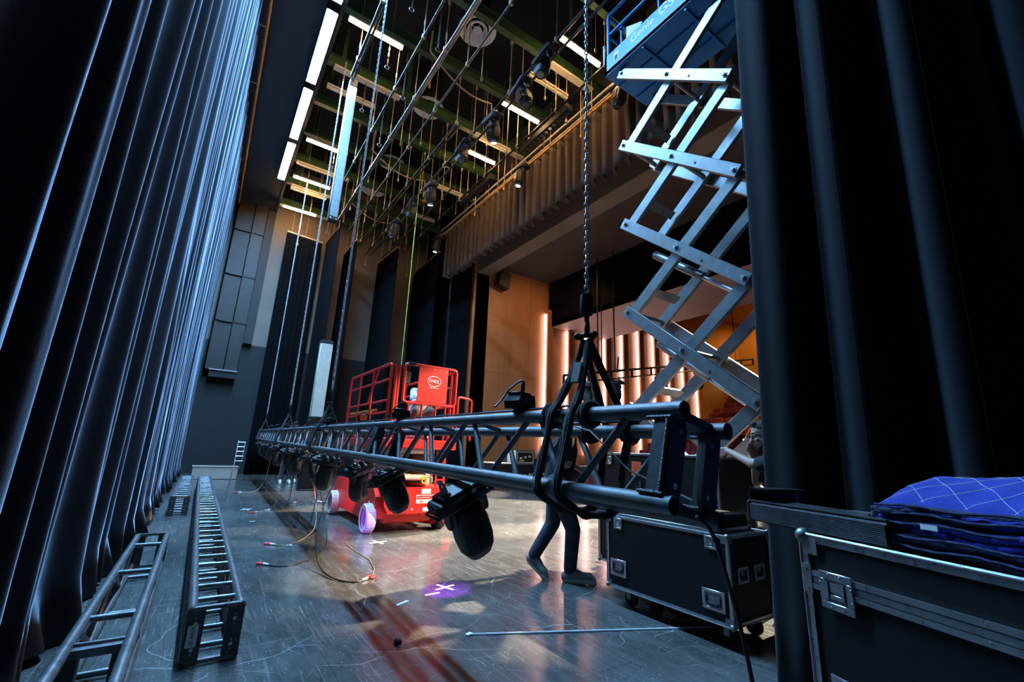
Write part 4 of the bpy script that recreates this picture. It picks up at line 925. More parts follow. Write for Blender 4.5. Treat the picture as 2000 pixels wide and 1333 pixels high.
# ---------------------------------------------------------------- blue scissor lift, raised, right of the near truss end
G0 = V((4.8, 2.95, 0))
t = thing('scissor_lift', 'blue and grey scissor lift raised high behind the black flight cases', 'scissor lift', G0, world=True)
YL, YR = 3.75, 2.19; ZP = [0.5, 1.79, 3.08, 4.37, 5.66, 6.95]
def arm(x, za, zb, wd):
    p, q = V((x, YL, za)), V((x, YR, zb)); d = (q - p).normalized() * 0.065
    b = B(); b.bar(p - d, q + d, wd, 0.15, bev=0.006); a = b.done('scissor_arm', 'arm_grey', t); a['_at'] = tuple(G0); return a
for k in range(5):
    for x, s in ((4.4, -1), (5.2, 1)):
        a = arm(x, ZP[k + 1], ZP[k], 0.06)
        for y, z in ((YL, ZP[k + 1]), ((YL + YR) / 2, (ZP[k] + ZP[k + 1]) / 2), (YR, ZP[k])):
            b = B(); b.tube((x + 0.03 * s, y, z), (x + 0.038 * s, y, z), 0.034, n=16); b.tube((x + 0.036 * s, y, z), (x + 0.062 * s, y, z), 0.022, n=6); b.done('pivot_bolt', 'dull_steel', a)
        if s < 0:
            b = B(); yy = YR + 0.45; zz = ZP[k] + (ZP[k + 1] - ZP[k]) * 0.27; b.tube((x - 0.034, yy, zz), (x - 0.029, yy, zz), 0.016, n=10); b.done('hole', 'rubber', a)
    for x in (4.49, 5.11): arm(x, ZP[k], ZP[k + 1], 0.06)
    for y, z in ((YL, ZP[k]), (YR, ZP[k]), ((YL + YR) / 2, (ZP[k] + ZP[k + 1]) / 2)):
        B().tube((4.38, y, z), (5.22, y, z), 0.034, n=14).done('pivot_tube', 'arm_grey', t)
    p, q = V((4.6, YL - 0.35, ZP[k] + 0.27)), V((4.6, YR + 0.35, ZP[k + 1] - 0.27))
    B().box((4.8, YL - 0.3, ZP[k] + 0.24), (0.5, 0.12, 0.02), M.Rotation(-0.66, 3, 'X')).done('gusset', 'arm_grey', t)
    b = B(); b.path([(4.58, YL - 0.1, ZP[k] + 0.16), (4.58, YL - 0.5, ZP[k] + 0.46), (4.58, 2.7, (ZP[k] + ZP[k + 1]) / 2 + 0.26), (4.58, YR + 0.15, ZP[k + 1] - 0.05), (4.58, YR, ZP[k + 1] + 0.02)], 0.011, 7); b.done('hose', 'cable', t)
for k in (1, 2):
    b = B(); b.tube((4.81, YL - 0.15, ZP[k] + 0.9), (4.81, 2.9, ZP[k] + 0.35), 0.055, n=18); b.done('cylinder_barrel', 'arm_grey', t)
    b = B(); b.tube((4.81, 2.95, ZP[k] + 0.38), (4.81, YR + 0.25, ZP[k] - 0.02), 0.028, n=16); b.done('cylinder_rod', 'chain_steel', t)
b = B(); b.prism([(4.62, YL - 0.1, ZP[2] + 0.1), (4.62, YL - 0.9, ZP[2] + 0.82), (4.62, YL - 1.0, ZP[2] + 0.95), (4.62, YL - 0.75, ZP[2] + 0.9), (4.62, YL - 0.05, ZP[2] + 0.3)], (0.02, 0, 0)); b.done('gusset_plate', 'arm_grey', t)
# platform
px0, px1, py0, py1 = 4.3, 5.3, 1.75, 4.02
b = B(); b.box(((px0 + px1) / 2, (py0 + py1) / 2, 7.09), (px1 - px0, py1 - py0, 0.07)); b.box((px0 + 0.02, (py0 + py1) / 2, 7.24), (0.04, py1 - py0, 0.36)); b.box((px1 - 0.02, (py0 + py1) / 2, 7.24), (0.04, py1 - py0, 0.36))
b.box(((px0 + px1) / 2, py1 - 0.02, 7.24), (px1 - px0, 0.04, 0.36)); b.box(((px0 + px1) / 2, py0 + 0.02, 7.24), (px1 - px0, 0.04, 0.36))
pf = b.done('platform', 'lift_blue', t); pf['_at'] = tuple(G0)
b = B()
for x in (4.6, 5.0): b.box((x, (py0 + py1) / 2, 7.035), (0.012, py1 - py0 - 0.05, 0.04))
for y in (2.6, 3.3): b.box(((px0 + px1) / 2, y, 7.035), (px1 - px0 - 0.05, 0.03, 0.045))
b.done('underside_rib', 'lift_blue', pf)
bt = basis((0, -1, 0), (0, 0, 1), (-1, 0, 0), (px0 - 0.003, 3.28, 7.3))
text('Genie', 'lettering', 'white_paint', pf, bt, 0.18, bold=0.002); text('GS', 'lettering', 'white_paint', pf, basis((0, -1, 0), (0, 0, 1), (-1, 0, 0), (px0 - 0.003, 2.86, 7.33)), 0.22, bold=0.003)
B().box((px0 - 0.003, 3.78, 7.26), (0.004, 0.09, 0.16)).done('warning_sticker', 'sticker_white', pf); B().box((px0 - 0.006, 3.78, 7.24), (0.003, 0.065, 0.09)).done('warning_mark', 'ink', pf)
b = B(); b.prism([(px0 + 0.06, 3.62, 7.42), (px0 + 0.06, 3.4, 7.42), (px0 + 0.06, 3.32, 7.55), (px0 + 0.06, 3.62, 7.72)], (0.01, 0, 0)); b.done('placard', 'rod_tan', t)
for x in (px0 + 0.04, px1 - 0.04):
    for pts, r in ((((x, py1 - 0.05, 7.4), (x, py1 - 0.05, 8.25), (x, py0 + 0.05, 8.25), (x, py0 + 0.05, 7.4)), 0.028), (((x, py1 - 0.05, 7.85), (x, py0 + 0.05, 7.85)), 0.022), (((x, 3.0, 7.42), (x, 3.0, 8.23)), 0.022)):
        rail(pts, 'guard_rail', 'lift_blue', r)
rail([(px0 + 0.05, py1 - 0.04, 8.25), (px1 - 0.05, py1 - 0.04, 8.25)], 'guard_rail', 'lift_blue', 0.028); rail([(px0 + 0.05, py1 - 0.04, 7.85), (px1 - 0.05, py1 - 0.04, 7.85)], 'guard_rail', 'lift_blue', 0.022)
rail([(px0 + 0.1, 3.75, 7.42), (px0 + 0.1, 3.75, 7.95), (px0 + 0.3, 3.8, 7.95), (px0 + 0.3, 3.8, 7.42)], 'gate_loop', 'lift_blue', 0.018)
b = B(); b.tube((px0 + 0.02, py1 + 0.02, 7.3), (px0 + 0.02, py1 + 0.02, 7.62), 0.022, n=10); b.ball((px0 + 0.02, py1 + 0.02, 7.66), 0.03, 10); b.done('cable_guide', 'cream', t)
# chassis
b = B(); b.box((4.82, 2.95, 0.3), (0.78, 2.1, 0.22), bev=0.02); b.box((4.42, 2.95, 0.42), (0.1, 1.7, 0.34), bev=0.02); b.box((5.22, 2.95, 0.42), (0.1, 1.7, 0.34), bev=0.02); b.done('chassis', 'lift_blue', t)
for x in (4.42, 5.22):
    for y in (2.15, 3.75):
        b = B(); b.lathe([(0.1, -0.06), (0.16, -0.06), (0.17, -0.04), (0.17, 0.04), (0.16, 0.06), (0.1, 0.06)], (x, y, 0.17), V((1, 0, 0)), 28, cap=False); b.lathe([(0, -0.03), (0.1, -0.03), (0.1, 0.03), (0, 0.03)], (x, y, 0.17), V((1, 0, 0)), 20); b.done('wheel', 'rubber', t)
B().box((4.43, 2.4, 0.66), (0.2, 0.5, 0.05), bev=0.01).done('battery_tray', 'white_paint', t)

# ---------------------------------------------------------------- flight cases
def flight_case(label, loc, rz, w_, d_, h_, split, casters=True, group=None, z0=0.14, hw=True):
    t = thing('flight_case', label, 'flight case', loc, rz, group); e = 0.021; z1 = h_
    b = B(); b.box((0, 0, (z0 + z1) / 2), (w_ - 0.012, d_ - 0.012, z1 - z0 - 0.012)); b.done('body', 'case_black', t)
    for name, edges in (('edge_trim', None),):
        X, Y = w_ / 2, d_ / 2
        segs = [((sx * X, sy * Y, z0), (sx * X, sy * Y, z1)) for sx in (-1, 1) for sy in (-1, 1)]
        segs += [((-X, sy * Y, z), (X, sy * Y, z)) for sy in (-1, 1) for z in (z0, z1)] + [((sx * X, -Y, z), (sx * X, Y, z)) for sx in (-1, 1) for z in (z0, z1)]
        for p, q in segs:
            b = B(); p, q = V(p), V(q); d = (q - p).normalized(); n = 0
            mid = (p + q) / 2; axes = [a for a in (V((1, 0, 0)), V((0, 1, 0)), V((0, 0, 1))) if abs(a.dot(d)) < 0.5]
            c0 = V((0, 0, (z0 + z1) / 2))
            for a in axes:
                o_ = [x for x in axes if x is not a][0]
                ins = -a * math.copysign(1, (mid - c0).dot(a)); out = o_ * math.copysign(1, (mid - c0).dot(o_))
                sz = [0, 0, 0]
                for i in range(3): sz[i] = abs(d[i]) * ((q - p).length) + abs(ins[i]) * e + abs(out[i]) * 0.003
                b.box(mid + ins * (e / 2) - out * 0.0015, sz)
                k = int((q - p).length / 0.12)
                for j in range(k):
                    cc = p + d * ((j + 0.5) * (q - p).length / k) + ins * (e * 0.55); b.tube(cc - out * 0.001, cc + out * 0.0025, 0.004, n=6)
            b.tube(p, q, 0.0045, n=6); b.done('edge_trim', 'bright_steel', t)
        for sx in (-1, 1):
            for sy in (-1, 1):
                for z in (z0, z1):
                    b = B(); b.ball((sx * (X - 0.006), sy * (Y - 0.006), z + (0.006 if z == z0 else -0.006)), 0.021, 12)
                    s3 = 1 if z == z0 else -1
                    b.box((sx * (X - 0.03), sy * Y, z + s3 * 0.03), (0.045, 0.005, 0.045)); b.box((sx * X, sy * (Y - 0.03), z + s3 * 0.03), (0.005, 0.045, 0.045)); b.done('ball_corner', 'dull_steel', t)
        if split:
            for dz, hh in ((0.0, 0.016), (-0.017, 0.014), (0.017, 0.014)):
                b = B()
                for sy in (-1, 1): b.box((0, sy * Y, split + dz), (w_ + 0.004, 0.008 if dz else 0.005, hh))
                for sx in (-1, 1): b.box((sx * X, 0, split + dz), (0.008 if dz else 0.005, d_ + 0.004, hh))
                if dz:
                    k = int(w_ / 0.11)
                    for j in range(k): b.tube((-X + (j + 0.5) * w_ / k, -Y - 0.003, split + dz), (-X + (j + 0.5) * w_ / k, -Y - 0.0065, split + dz), 0.0038, n=6)
                b.done('lid_extrusion', 'bright_steel' if dz else 'dull_steel', t)
    if casters:
        for sx in (-1, 1):
            for sy in (-1, 1):
                x, y = sx * (w_ / 2 - 0.13), sy * (d_ / 2 - 0.12)
                cs = B().box((x, y, z0 - 0.006), (0.11, 0.09, 0.012)).done('caster', 'dull_steel', t)
                b = B(); b.box((x + 0.0, y, z0 - 0.014), (0.06, 0.057, 0.006))
                for s in (-1, 1): b.box((x + 0.02, y + s * 0.026, z0 - 0.05), (0.04, 0.005, 0.075))
                b.done('fork', 'dull_steel', cs); b = B(); b.lathe([(0.02, -0.02), (0.055, -0.02), (0.06, -0.012), (0.06, 0.012), (0.055, 0.02), (0.02, 0.02)], (x + 0.03, y, 0.06), V((0, 1, 0)), 22); b.done('wheel', 'rubber', cs)
    return t
def latch(t, x, z, y, face='front', s=1.0):
    """recessed butterfly latch plate; face front = -Y, end = +X"""
    R_ = M() if face == 'front' else M.Rotation(pi / 2, 4, 'Z')
    def fin(b, name, m, par):
        bmesh.ops.transform(b.bm, matrix=M.Translation((x, y, z)) @ R_ if face == 'front' else M.Translation((y, x, z)) @ R_, verts=b.bm.verts); return b.done(name, m, par)
    b = B(); a = 0.055 * s; h = 0.055 * s; c = 0.012
    out = [(-a + c, -h), (a - c, -h), (a, -h + c), (a, h - c), (a - c, h), (-a + c, h), (-a, h - c), (-a, -h + c)]; inn = [(-a * .6, -h * .6), (a * .6, -h * .6), (a * .6, h * .6), (-a * .6, h * .6)]
    for sx, sz, w2, h2 in ((0, h * .8, 2 * a, h * .4), (0, -h * .8, 2 * a, h * .4), (-a * .8, 0, a * .4, h * 1.21), (a * .8, 0, a * .4, h * 1.21)): b.box((sx, -0.003, sz), (w2, 0.007, h2), bev=0.002)
    for k in range(8):
        q = 2 * pi * k / 8 + pi / 8; b.ball((0.92 * a * (1 if cos(q) > 0.5 else -1 if cos(q) < -0.5 else cos(q) * 1.0), -0.007, 0.86 * h * (1 if sin(q) > .5 else -1 if sin(q) < -.5 else sin(q))), 0.0035 * s, 6)
    lp = fin(b, 'latch', 'bright_steel', t)
    b = B(); b.box((0, -0.0005, 0), (a * 1.24, 0.003, h * 1.24)); fin(b, 'dish', 'dull_steel', lp)
    b = B(); b.bar((-a * .5, -0.004, -h * .45), (-a * .5, -0.004, h * .5), 0.01 * s, 0.006); b.bar((a * .45, -0.004, -h * .4), (a * .45, -0.004, h * .5), 0.01 * s, 0.006); b.box((0, -0.004, -h * .3), (a * .8, 0.005, h * .25), bev=0.001); b.box((0, -0.0035, h * .2), (a * .66, 0.004, h * .5))
    fin(b, 'butterfly', 'bright_steel', lp)
def handle(t, x, z, y, face='front', s=1.0):
    R_ = M() if face == 'front' else M.Rotation(pi / 2, 4, 'Z'); T_ = (M.Translation((x, y, z)) if face == 'front' else M.Translation((y, x, z))) @ R_
    b = B(); a, h = 0.085 * s, 0.065 * s
    for sx, sz, w2, h2 in ((0, h * .85, 2 * a, h * .3), (0, -h * .85, 2 * a, h * .3), (-a * .87, 0, a * .26, h * 1.41), (a * .87, 0, a * .26, h * 1.41)): b.box((sx, -0.003, sz), (w2, 0.007, h2), bev=0.002)
    bmesh.ops.transform(b.bm, matrix=T_, verts=b.bm.verts); hp = b.done('handle_plate', 'bright_steel', t)
    b = B(); b.box((0, -0.0005, 0), (a * 1.5, 0.003, h * 1.45)); bmesh.ops.transform(b.bm, matrix=T_, verts=b.bm.verts); b.done('dish', 'dull_steel', hp)
    b = B(); b.path([(-a * .6, -0.004, h * .45), (-a * .6, -0.008, -h * .35), (a * .6, -0.008, -h * .35), (a * .6, -0.004, h * .45)], 0.006 * s, 7); b.tube((-a * .45, -0.009, -h * .35), (a * .45, -0.009, -h * .35), 0.012 * s, n=8); bmesh.ops.transform(b.bm, matrix=T_, verts=b.bm.verts); b.done('grip', 'rubber', hp)
cA = flight_case('low black flight case on casters below the near end of the hanging truss', (3.38, 2.39, 0), -pi / 2, 1.12, 0.56, 0.71, None)
handle(cA, -0.43, 0.3, -0.281); handle(cA, 0.43, 0.28, -0.281); latch(cA, -0.43, 0.65, -0.281, s=0.8); latch(cA, 0.43, 0.65, -0.281, s=0.8)
handle(cA, -0.12, 0.45, 0.56, 'end', 0.8); handle(cA, 0.1, 0.45, 0.56, 'end', 0.8)
ld = thing('case_lid', 'shallow black case lid with metal edges lying on the low flight case', 'case lid', (3.36, 2.56, 0.712), -pi / 2)
b = B(); b.box((0, 0, 0.06), (1.2, 0.5, 0.1), bev=0.004); b.done('panel', 'case_black', ld)
for sy in (-1, 1): B().box((0, sy * 0.252, 0.012), (1.24, 0.012, 0.024), bev=0.002).done('edge_trim', 'bright_steel', ld)
for sx in (-1, 1): B().box((sx * 0.614, 0, 0.012), (0.012, 0.49, 0.024), bev=0.002).done('edge_trim', 'bright_steel', ld)
for sx in (-1, 1):
    for sy in (-1, 1): B().ball((sx * 0.61, sy * 0.25, 0.016), 0.02, 12).done('ball_corner', 'dull_steel', ld)
latch(ld, -0.5, 0.075, -0.252, s=0.7); latch(ld, 0.38, 0.075, -0.252, s=0.75)
cB = flight_case('tall black flight case with an orange paper label, behind the low case', (4.01, 2.95, 0), -pi / 2, 1.42, 0.58, 1.25, None)
o = B().box((-0.17, -0.2925, 1.1), (0.12, 0.003, 0.14)).done('paper_label', 'orange_paper', cB, label='orange paper label')
b = B()
for k in range(5): b.box((-0.17, -0.2945, 1.145 - 0.022 * k), (0.08, 0.001, 0.004))
b.done('printed_lines', 'sticker_red', o)
text('ER', 'stencil', 'truss_grey', cB, basis((-1, 0, 0), (0, 0, -1), (0, -1, 0), (-0.17, -0.2935, 0.965)), 0.1)
b = B(); b.path([(-0.705, -0.24, 1.15), (-0.79, -0.24, 1.15), (-0.79, -0.24, 0.93), (-0.705, -0.24, 0.93)], 0.014, 8); b.path([(-0.705, 0.2, 1.15), (-0.79, 0.2, 1.15), (-0.79, 0.2, 0.93), (-0.705, 0.2, 0.93)], 0.014, 8); b.done('push_handle', 'bright_steel', cB)
latch(cB, -0.55, 1.17, -0.291, s=0.8)
aC = math.atan2(-0.94, -0.34); exC = V((-0.34, -0.94, 0)).normalized(); eyC = V((0.94, -0.34, 0)).normalized(); cnr = V((1.5, 0.66, 0))
def cw(x, y, z=0): return cnr + exC * x + eyC * y + Z * z
cC = flight_case('black flight case in the foreground under the blue folded blanket', cw(0.6, 0.3), aC, 1.2, 0.6, 1.022, 0.905, casters=False, z0=0.012)
latch(cC, -0.6 + 0.102, 0.89, -0.303, s=0.85); latch(cC, 0.4, 0.89, -0.303, s=0.85); handle(cC, -0.6 + 0.14, 0.62, -0.302)
b = B(); b.box((-0.585, -0.3035, 0.905), (0.028, 0.004, 0.075)); b.box((-0.6025, -0.285, 0.905), (0.004, 0.028, 0.075))
for z in (0.88, 0.93): b.tube((-0.585, -0.304, z), (-0.585, -0.308, z), 0.004, n=6)
b.done('hinge_strap', 'dull_steel', cC)
# cold black striplight bar lying on it
sb = thing('strip_light', 'finned black striplight bar lying on the foreground flight case', 'lamp', cw(0.08, 0.075, 1.024), aC)
b = B(); b.prism([(-0.3, -0.045, 0.0), (-0.3, -0.045, 0.055), (-0.3, -0.035, 0.066), (-0.3, 0.05, 0.066), (-0.3, 0.05, 0.0)], (0.45, 0, 0)); b.done('body', 'black_shell', sb)
b = B()
for k in range(11): b.box((-0.075, -0.0465, 0.006 + 0.0047 * k), (0.445, 0.004, 0.0024))
b.done('cooling_fin', 'truss_grey', sb)  # fins greyer than the black body, in place of the light they reflect
b = B(); b.box((-0.075, -0.04, 0.0655), (0.45, 0.008, 0.004)); b.box((-0.06, 0.03, 0.068), (0.36, 0.006, 0.004)); b.done('edge_highlight', 'truss_grey', sb)  # pale strips that paint in the highlight along the top edges
b = B(); b.prism([(-0.306, -0.05, -0.002), (-0.306, -0.05, 0.06), (-0.306, -0.035, 0.07), (-0.306, 0.055, 0.07), (-0.306, 0.055, -0.002)], (0.008, 0, 0)); b.done('end_cap', 'black_plastic', sb)
b = B(); b.box((-0.26, 0.04, 0.105), (0.09, 0.16, 0.006)); b.box((-0.3, 0.04, 0.085), (0.006, 0.16, 0.045)); b.box((-0.22, 0.04, 0.085), (0.006, 0.06, 0.04)); b.done('mounting_bracket', 'black_metal', sb)
b = B(); b.box((0.06, 0.0, 0.07), (0.06, 0.04, 0.008)); b.tube((0.1, -0.01, 0.07), (0.1, -0.01, 0.082), 0.008, n=8); b.done('adjuster', 'dull_steel', sb)
# folded moving blanket
bl = thing('moving_blanket', 'quilted royal blue moving blanket folded on the foreground flight case', 'blanket', cw(0.45, 0.3, 1.024), aC)
def layer(x0, x1, y0, y1, z0, z1, m, name, rz=0.0, puff=0.5, seed=0):
    """one soft fold: rounded in front (low y), slightly sagging"""
    r = random.Random(seed); ph = r.uniform(0, 6); th = z1 - z0
    b = B(); N = 20; rings = []
    for i in range(41):
        u = i / 40; x = x0 + (x1 - x0) * u; oc = []
        wob = 0.004 * sin(9 * u + ph) + 0.003 * sin(23 * u + ph * 2)
        hh = th / 2 * (1 + 0.12 * sin(6 * u + ph)); cz = (z0 + z1) / 2 + wob
        sx = min(1, 6 * u + 0.75, 6 * (1 - u) + 0.75)
        yf = y0 + 0.008 * sin(7 * u + ph)
        for k in range(N):
            a = pi / 2 + pi * k / (N - 1)
            oc.append((x, yf + hh * (1 + cos(a)) * 0.9, cz + hh * sin(a) * sx))
        rise = 0.0
        for k in range(12):
            v = (k + 1) / 12; oc.append((x, yf + hh + (y1 - yf - hh) * v, cz - hh * sx))
        for k in range(12):
            v = 1 - k / 12; oc.append((x, yf + hh + (y1 - yf - hh) * v, cz + hh * sx + puff * 0.03 * sin(pi * min(1, v * 1.1)) * sin(pi * u)))
        rings.append([b.bm.verts.new(p) for p in oc])
    b.skin(rings); return b.done(name, m, bl, smooth=70)
Lx0, Lx1 = -0.26, 0.36
for i_, (za, zb, m_) in enumerate(((0.0, 0.018, 'blanket_back'), (0.016, 0.036, 'blanket_back'), (0.034, 0.056, 'blanket_blue'), (0.054, 0.074, 'blanket_blue'), (0.072, 0.088, 'blanket_back'), (0.086, 0.104, 'blanket_back'))):
    layer(Lx0 + (0.006, 0.0, 0.008, 0.002, 0.012, 0.0)[i_], Lx1, -0.25 + (0.0, -0.006, 0.004, 0.0, 0.01, -0.004)[i_], 0.2, za, zb, m_, 'fold', seed=i_ + 1)
def top(u, v):
    x = Lx0 + 0.0 + (Lx1 - Lx0) * u; y = -0.255 + 0.47 * v
    z = 0.106 + 0.085 * sin(pi * min(1, v * 1.05)) * (0.45 + 0.55 * sin(pi * min(1, u * 0.8 + 0.15))) + 0.004 * sin(40 * (x + y)) * sin(40 * (x - y)) * 1.0 + 0.006 * sin(12 * u + 4 * v)
    e = min(u, v, 1 - v) * 12
    if e < 1: z -= 0.018 * (1 - e) ** 2
    return (x, y, z)
o = B().grid(top, 90, 70).done('top_fold', 'blanket_blue', bl, smooth=80); o.modifiers.new('thickness', 'SOLIDIFY').thickness = 0.012
b = B()
for s in (1, -1):
    for k in range(-6, 14):
        pts = []
        for j in range(50):
            v = j / 49; u = (0.085 * k + v * 0.47 * 1.0 * s + (0.47 if s < 0 else 0)) / (Lx1 - Lx0)
            if 0.03 < u < 0.99 and 0.03 < v < 0.97: p = V(top(u, v)); pts.append(p + Z * 0.0005)
        if len(pts) > 3: b.path(pts, 0.0007, 4)
b.done('stitching', 'thread', bl)
b = B()
for z, sd in ((0.012, 1), (0.035, 2), (0.066, 3), (0.087, 4), (0.104, 5)):
    b.path([(Lx0 + 0.01 + 0.6 * k / 60, -0.257 + 0.003 * sin(k * 1.3 + sd), z + 0.003 * sin(k * 0.35 + sd)) for k in range(61)], 0.0035, 5)
b.done('hem_binding', 'blanket_back', bl)
b = B()
for i in range(3): b.path([(Lx0 - 0.002 + 0.012 * i, -0.2575, 0.02 + 0.012 * k / 4 + 0.01 * k) for k in range(5)], 0.001, 4)
b.box((Lx0 + 0.13, -0.262, 0.063), (0.035, 0.002, 0.012)); b.done('care_label', 'sticker_white', bl)

# ---------------------------------------------------------------- people
def flesh(name, m, parent, caps, balls=(), vox=0.011, sm=5, boxes=()):
    """one continuous surface grown round tapered limbs (p, r, q, r2) and rounded masses (centre, radii)"""
    b = B()
    for p, r, q, r2 in caps:
        p, q = V(p), V(q); s, u = frame(q - p); d = (q - p).normalized(); rings = []; n = 14
        for k in range(5): a = -pi / 2 + pi / 2 * k / 4.5; rings.append(b.ring(p + d * (r * sin(a)), s, u, max(1e-3, r * cos(a)), n))
        rings.append(b.ring(p, s, u, r, n)); rings.append(b.ring(q, s, u, r2, n))
        for k in range(1, 5): a = pi / 2 * k / 4.2; rings.append(b.ring(q + d * (r2 * sin(a)), s, u, max(1e-3, r2 * cos(a)), n))
        b.skin(rings)
    for it in balls: b.ball(it[0], it[1], 16, it[2] if len(it) > 2 else None)
    o = b.done(name, m, parent, smooth=0)
    md = o.modifiers.new('remesh', 'REMESH'); md.mode = 'VOXEL'; md.voxel_size = vox; md.use_smooth_shade = True
    ms = o.modifiers.new('smooth', 'SMOOTH'); ms.factor = 0.5; ms.iterations = sm
    dg = bpy.context.evaluated_depsgraph_get(); me = bpy.data.meshes.new_from_object(o.evaluated_get(dg)); o.modifiers.clear(); old = o.data; o.data = me; bpy.data.meshes.remove(old)
    me.shade_smooth(); return o
def hand(wrist, dirn, palm_n, curl=0.5, side=1):
    """capsules of a palm, four unequal bent fingers and a thumb"""
    d = V(dirn).normalized(); n = V(palm_n).normalized(); s = d.cross(n).normalized() * side; n = s.cross(d).normalized() * side; w = V(wrist); c = []
    c += [(w + s * (0.022 * k), 0.014, w + d * 0.085 + s * (0.028 * k), 0.0125) for k in (-1, -0.33, 0.33, 1)]
    for k, ln in ((-1, 0.058), (-0.33, 0.072), (0.33, 0.078), (1, 0.07)):
        p = w + d * 0.088 + s * (0.03 * k); a = curl * 0.7; dd = d
        for seg, (f, r) in enumerate(((0.45, 0.0092), (0.32, 0.0085), (0.23, 0.0076))):
            dd = (dd * cos(a) + n * sin(a)).normalized(); q = p + dd * (ln * f * 1.1); c.append((p, r, q, r * 0.94)); p = q; a = curl * 0.9
    t0 = w + d * 0.025 + s * 0.026; t1 = t0 + (s * 0.75 + d * 0.6 + n * 0.35).normalized() * 0.042; t2 = t1 + (d * 0.85 + s * 0.1 + n * 0.55).normalized() * 0.034
    return c + [(t0, 0.013, t1, 0.0105), (t1, 0.0105, t2, 0.0085)]
def head_parts(c, fwd, up):
    f = V(fwd).normalized(); u = V(up).normalized(); s = f.cross(u).normalized(); u = s.cross(f).normalized(); R_ = M((s, f, u)).transposed(); c = V(c)
    P = lambda x, y, z: c + s * x + f * y + u * z
    balls = [(P(0, -0.012, 0.03), (0.074, 0.092, 0.085), R_), (P(0, 0.03, -0.055), (0.055, 0.058, 0.062), R_), (P(0, 0.05, -0.095), (0.03, 0.028, 0.022), R_), (P(0, 0.075, 0.022), (0.05, 0.014, 0.014), R_),
             (P(0.03, 0.066, -0.03), (0.024, 0.02, 0.02), R_), (P(-0.03, 0.066, -0.03), (0.024, 0.02, 0.02), R_), (P(0, 0.082, -0.067), (0.026, 0.013, 0.012), R_),
             (P(0.077, -0.005, -0.012), (0.01, 0.02, 0.032), R_), (P(-0.077, -0.005, -0.012), (0.01, 0.02, 0.032), R_)]
    caps = [(P(0, 0.085, 0.005), 0.009, P(0, 0.105, -0.035), 0.015)]
    return P, R_, balls, caps
def face_bits(t, P, R_, hair=True, glasses=False, beard=False, hm='hair'):
    b = B()
    for sx in (-1, 1): b.ball(P(0.031 * sx, 0.077, 0.004), 0.012, 10)
    b.done('eyes', 'shoe_white', t); b = B()
    for sx in (-1, 1): b.ball(P(0.031 * sx, 0.086, 0.004), 0.0055, 8); b.tube(P(0.015 * sx, 0.088, 0.026), P(0.05 * sx, 0.078, 0.026), 0.004, n=6)
    b.tube(P(-0.022, 0.088, -0.064), P(0.022, 0.088, -0.064), 0.0028, n=6); b.done('brows_and_lips', hm, t)
    if hair: flesh('hair', hm, t, [(P(-0.03, 0.05, 0.098), 0.02, P(0.03, 0.05, 0.098), 0.02)], [(P(0, -0.02, 0.052), (0.08, 0.092, 0.072), R_), (P(0, -0.055, 0.0), (0.072, 0.055, 0.075), R_)], 0.009, 3)
    if beard: flesh('beard', hm, t, [(P(-0.06, 0.02, -0.05), 0.014, P(-0.03, 0.07, -0.1), 0.018), (P(0.06, 0.02, -0.05), 0.014, P(0.03, 0.07, -0.1), 0.018), (P(-0.03, 0.07, -0.1), 0.018, P(0.03, 0.07, -0.1), 0.018)], (), 0.007, 3)
    if glasses:
        b = B()
        for sx in (-1, 1):
            b.path([P(0.034 * sx + 0.027 * cos(a), 0.1, 0.004 + 0.02 * sin(a)) for a in [k * pi / 8 for k in range(16)]], 0.0034, 6, True); b.path([P(0.06 * sx, 0.1, 0.01), P(0.078 * sx, 0.08, 0.012), P(0.082 * sx, -0.01, 0.005)], 0.003, 6)
        b.tube(P(-0.01, 0.101, 0.006), P(0.01, 0.101, 0.006), 0.003, n=6); b.done('glasses', 'black_plastic', t)
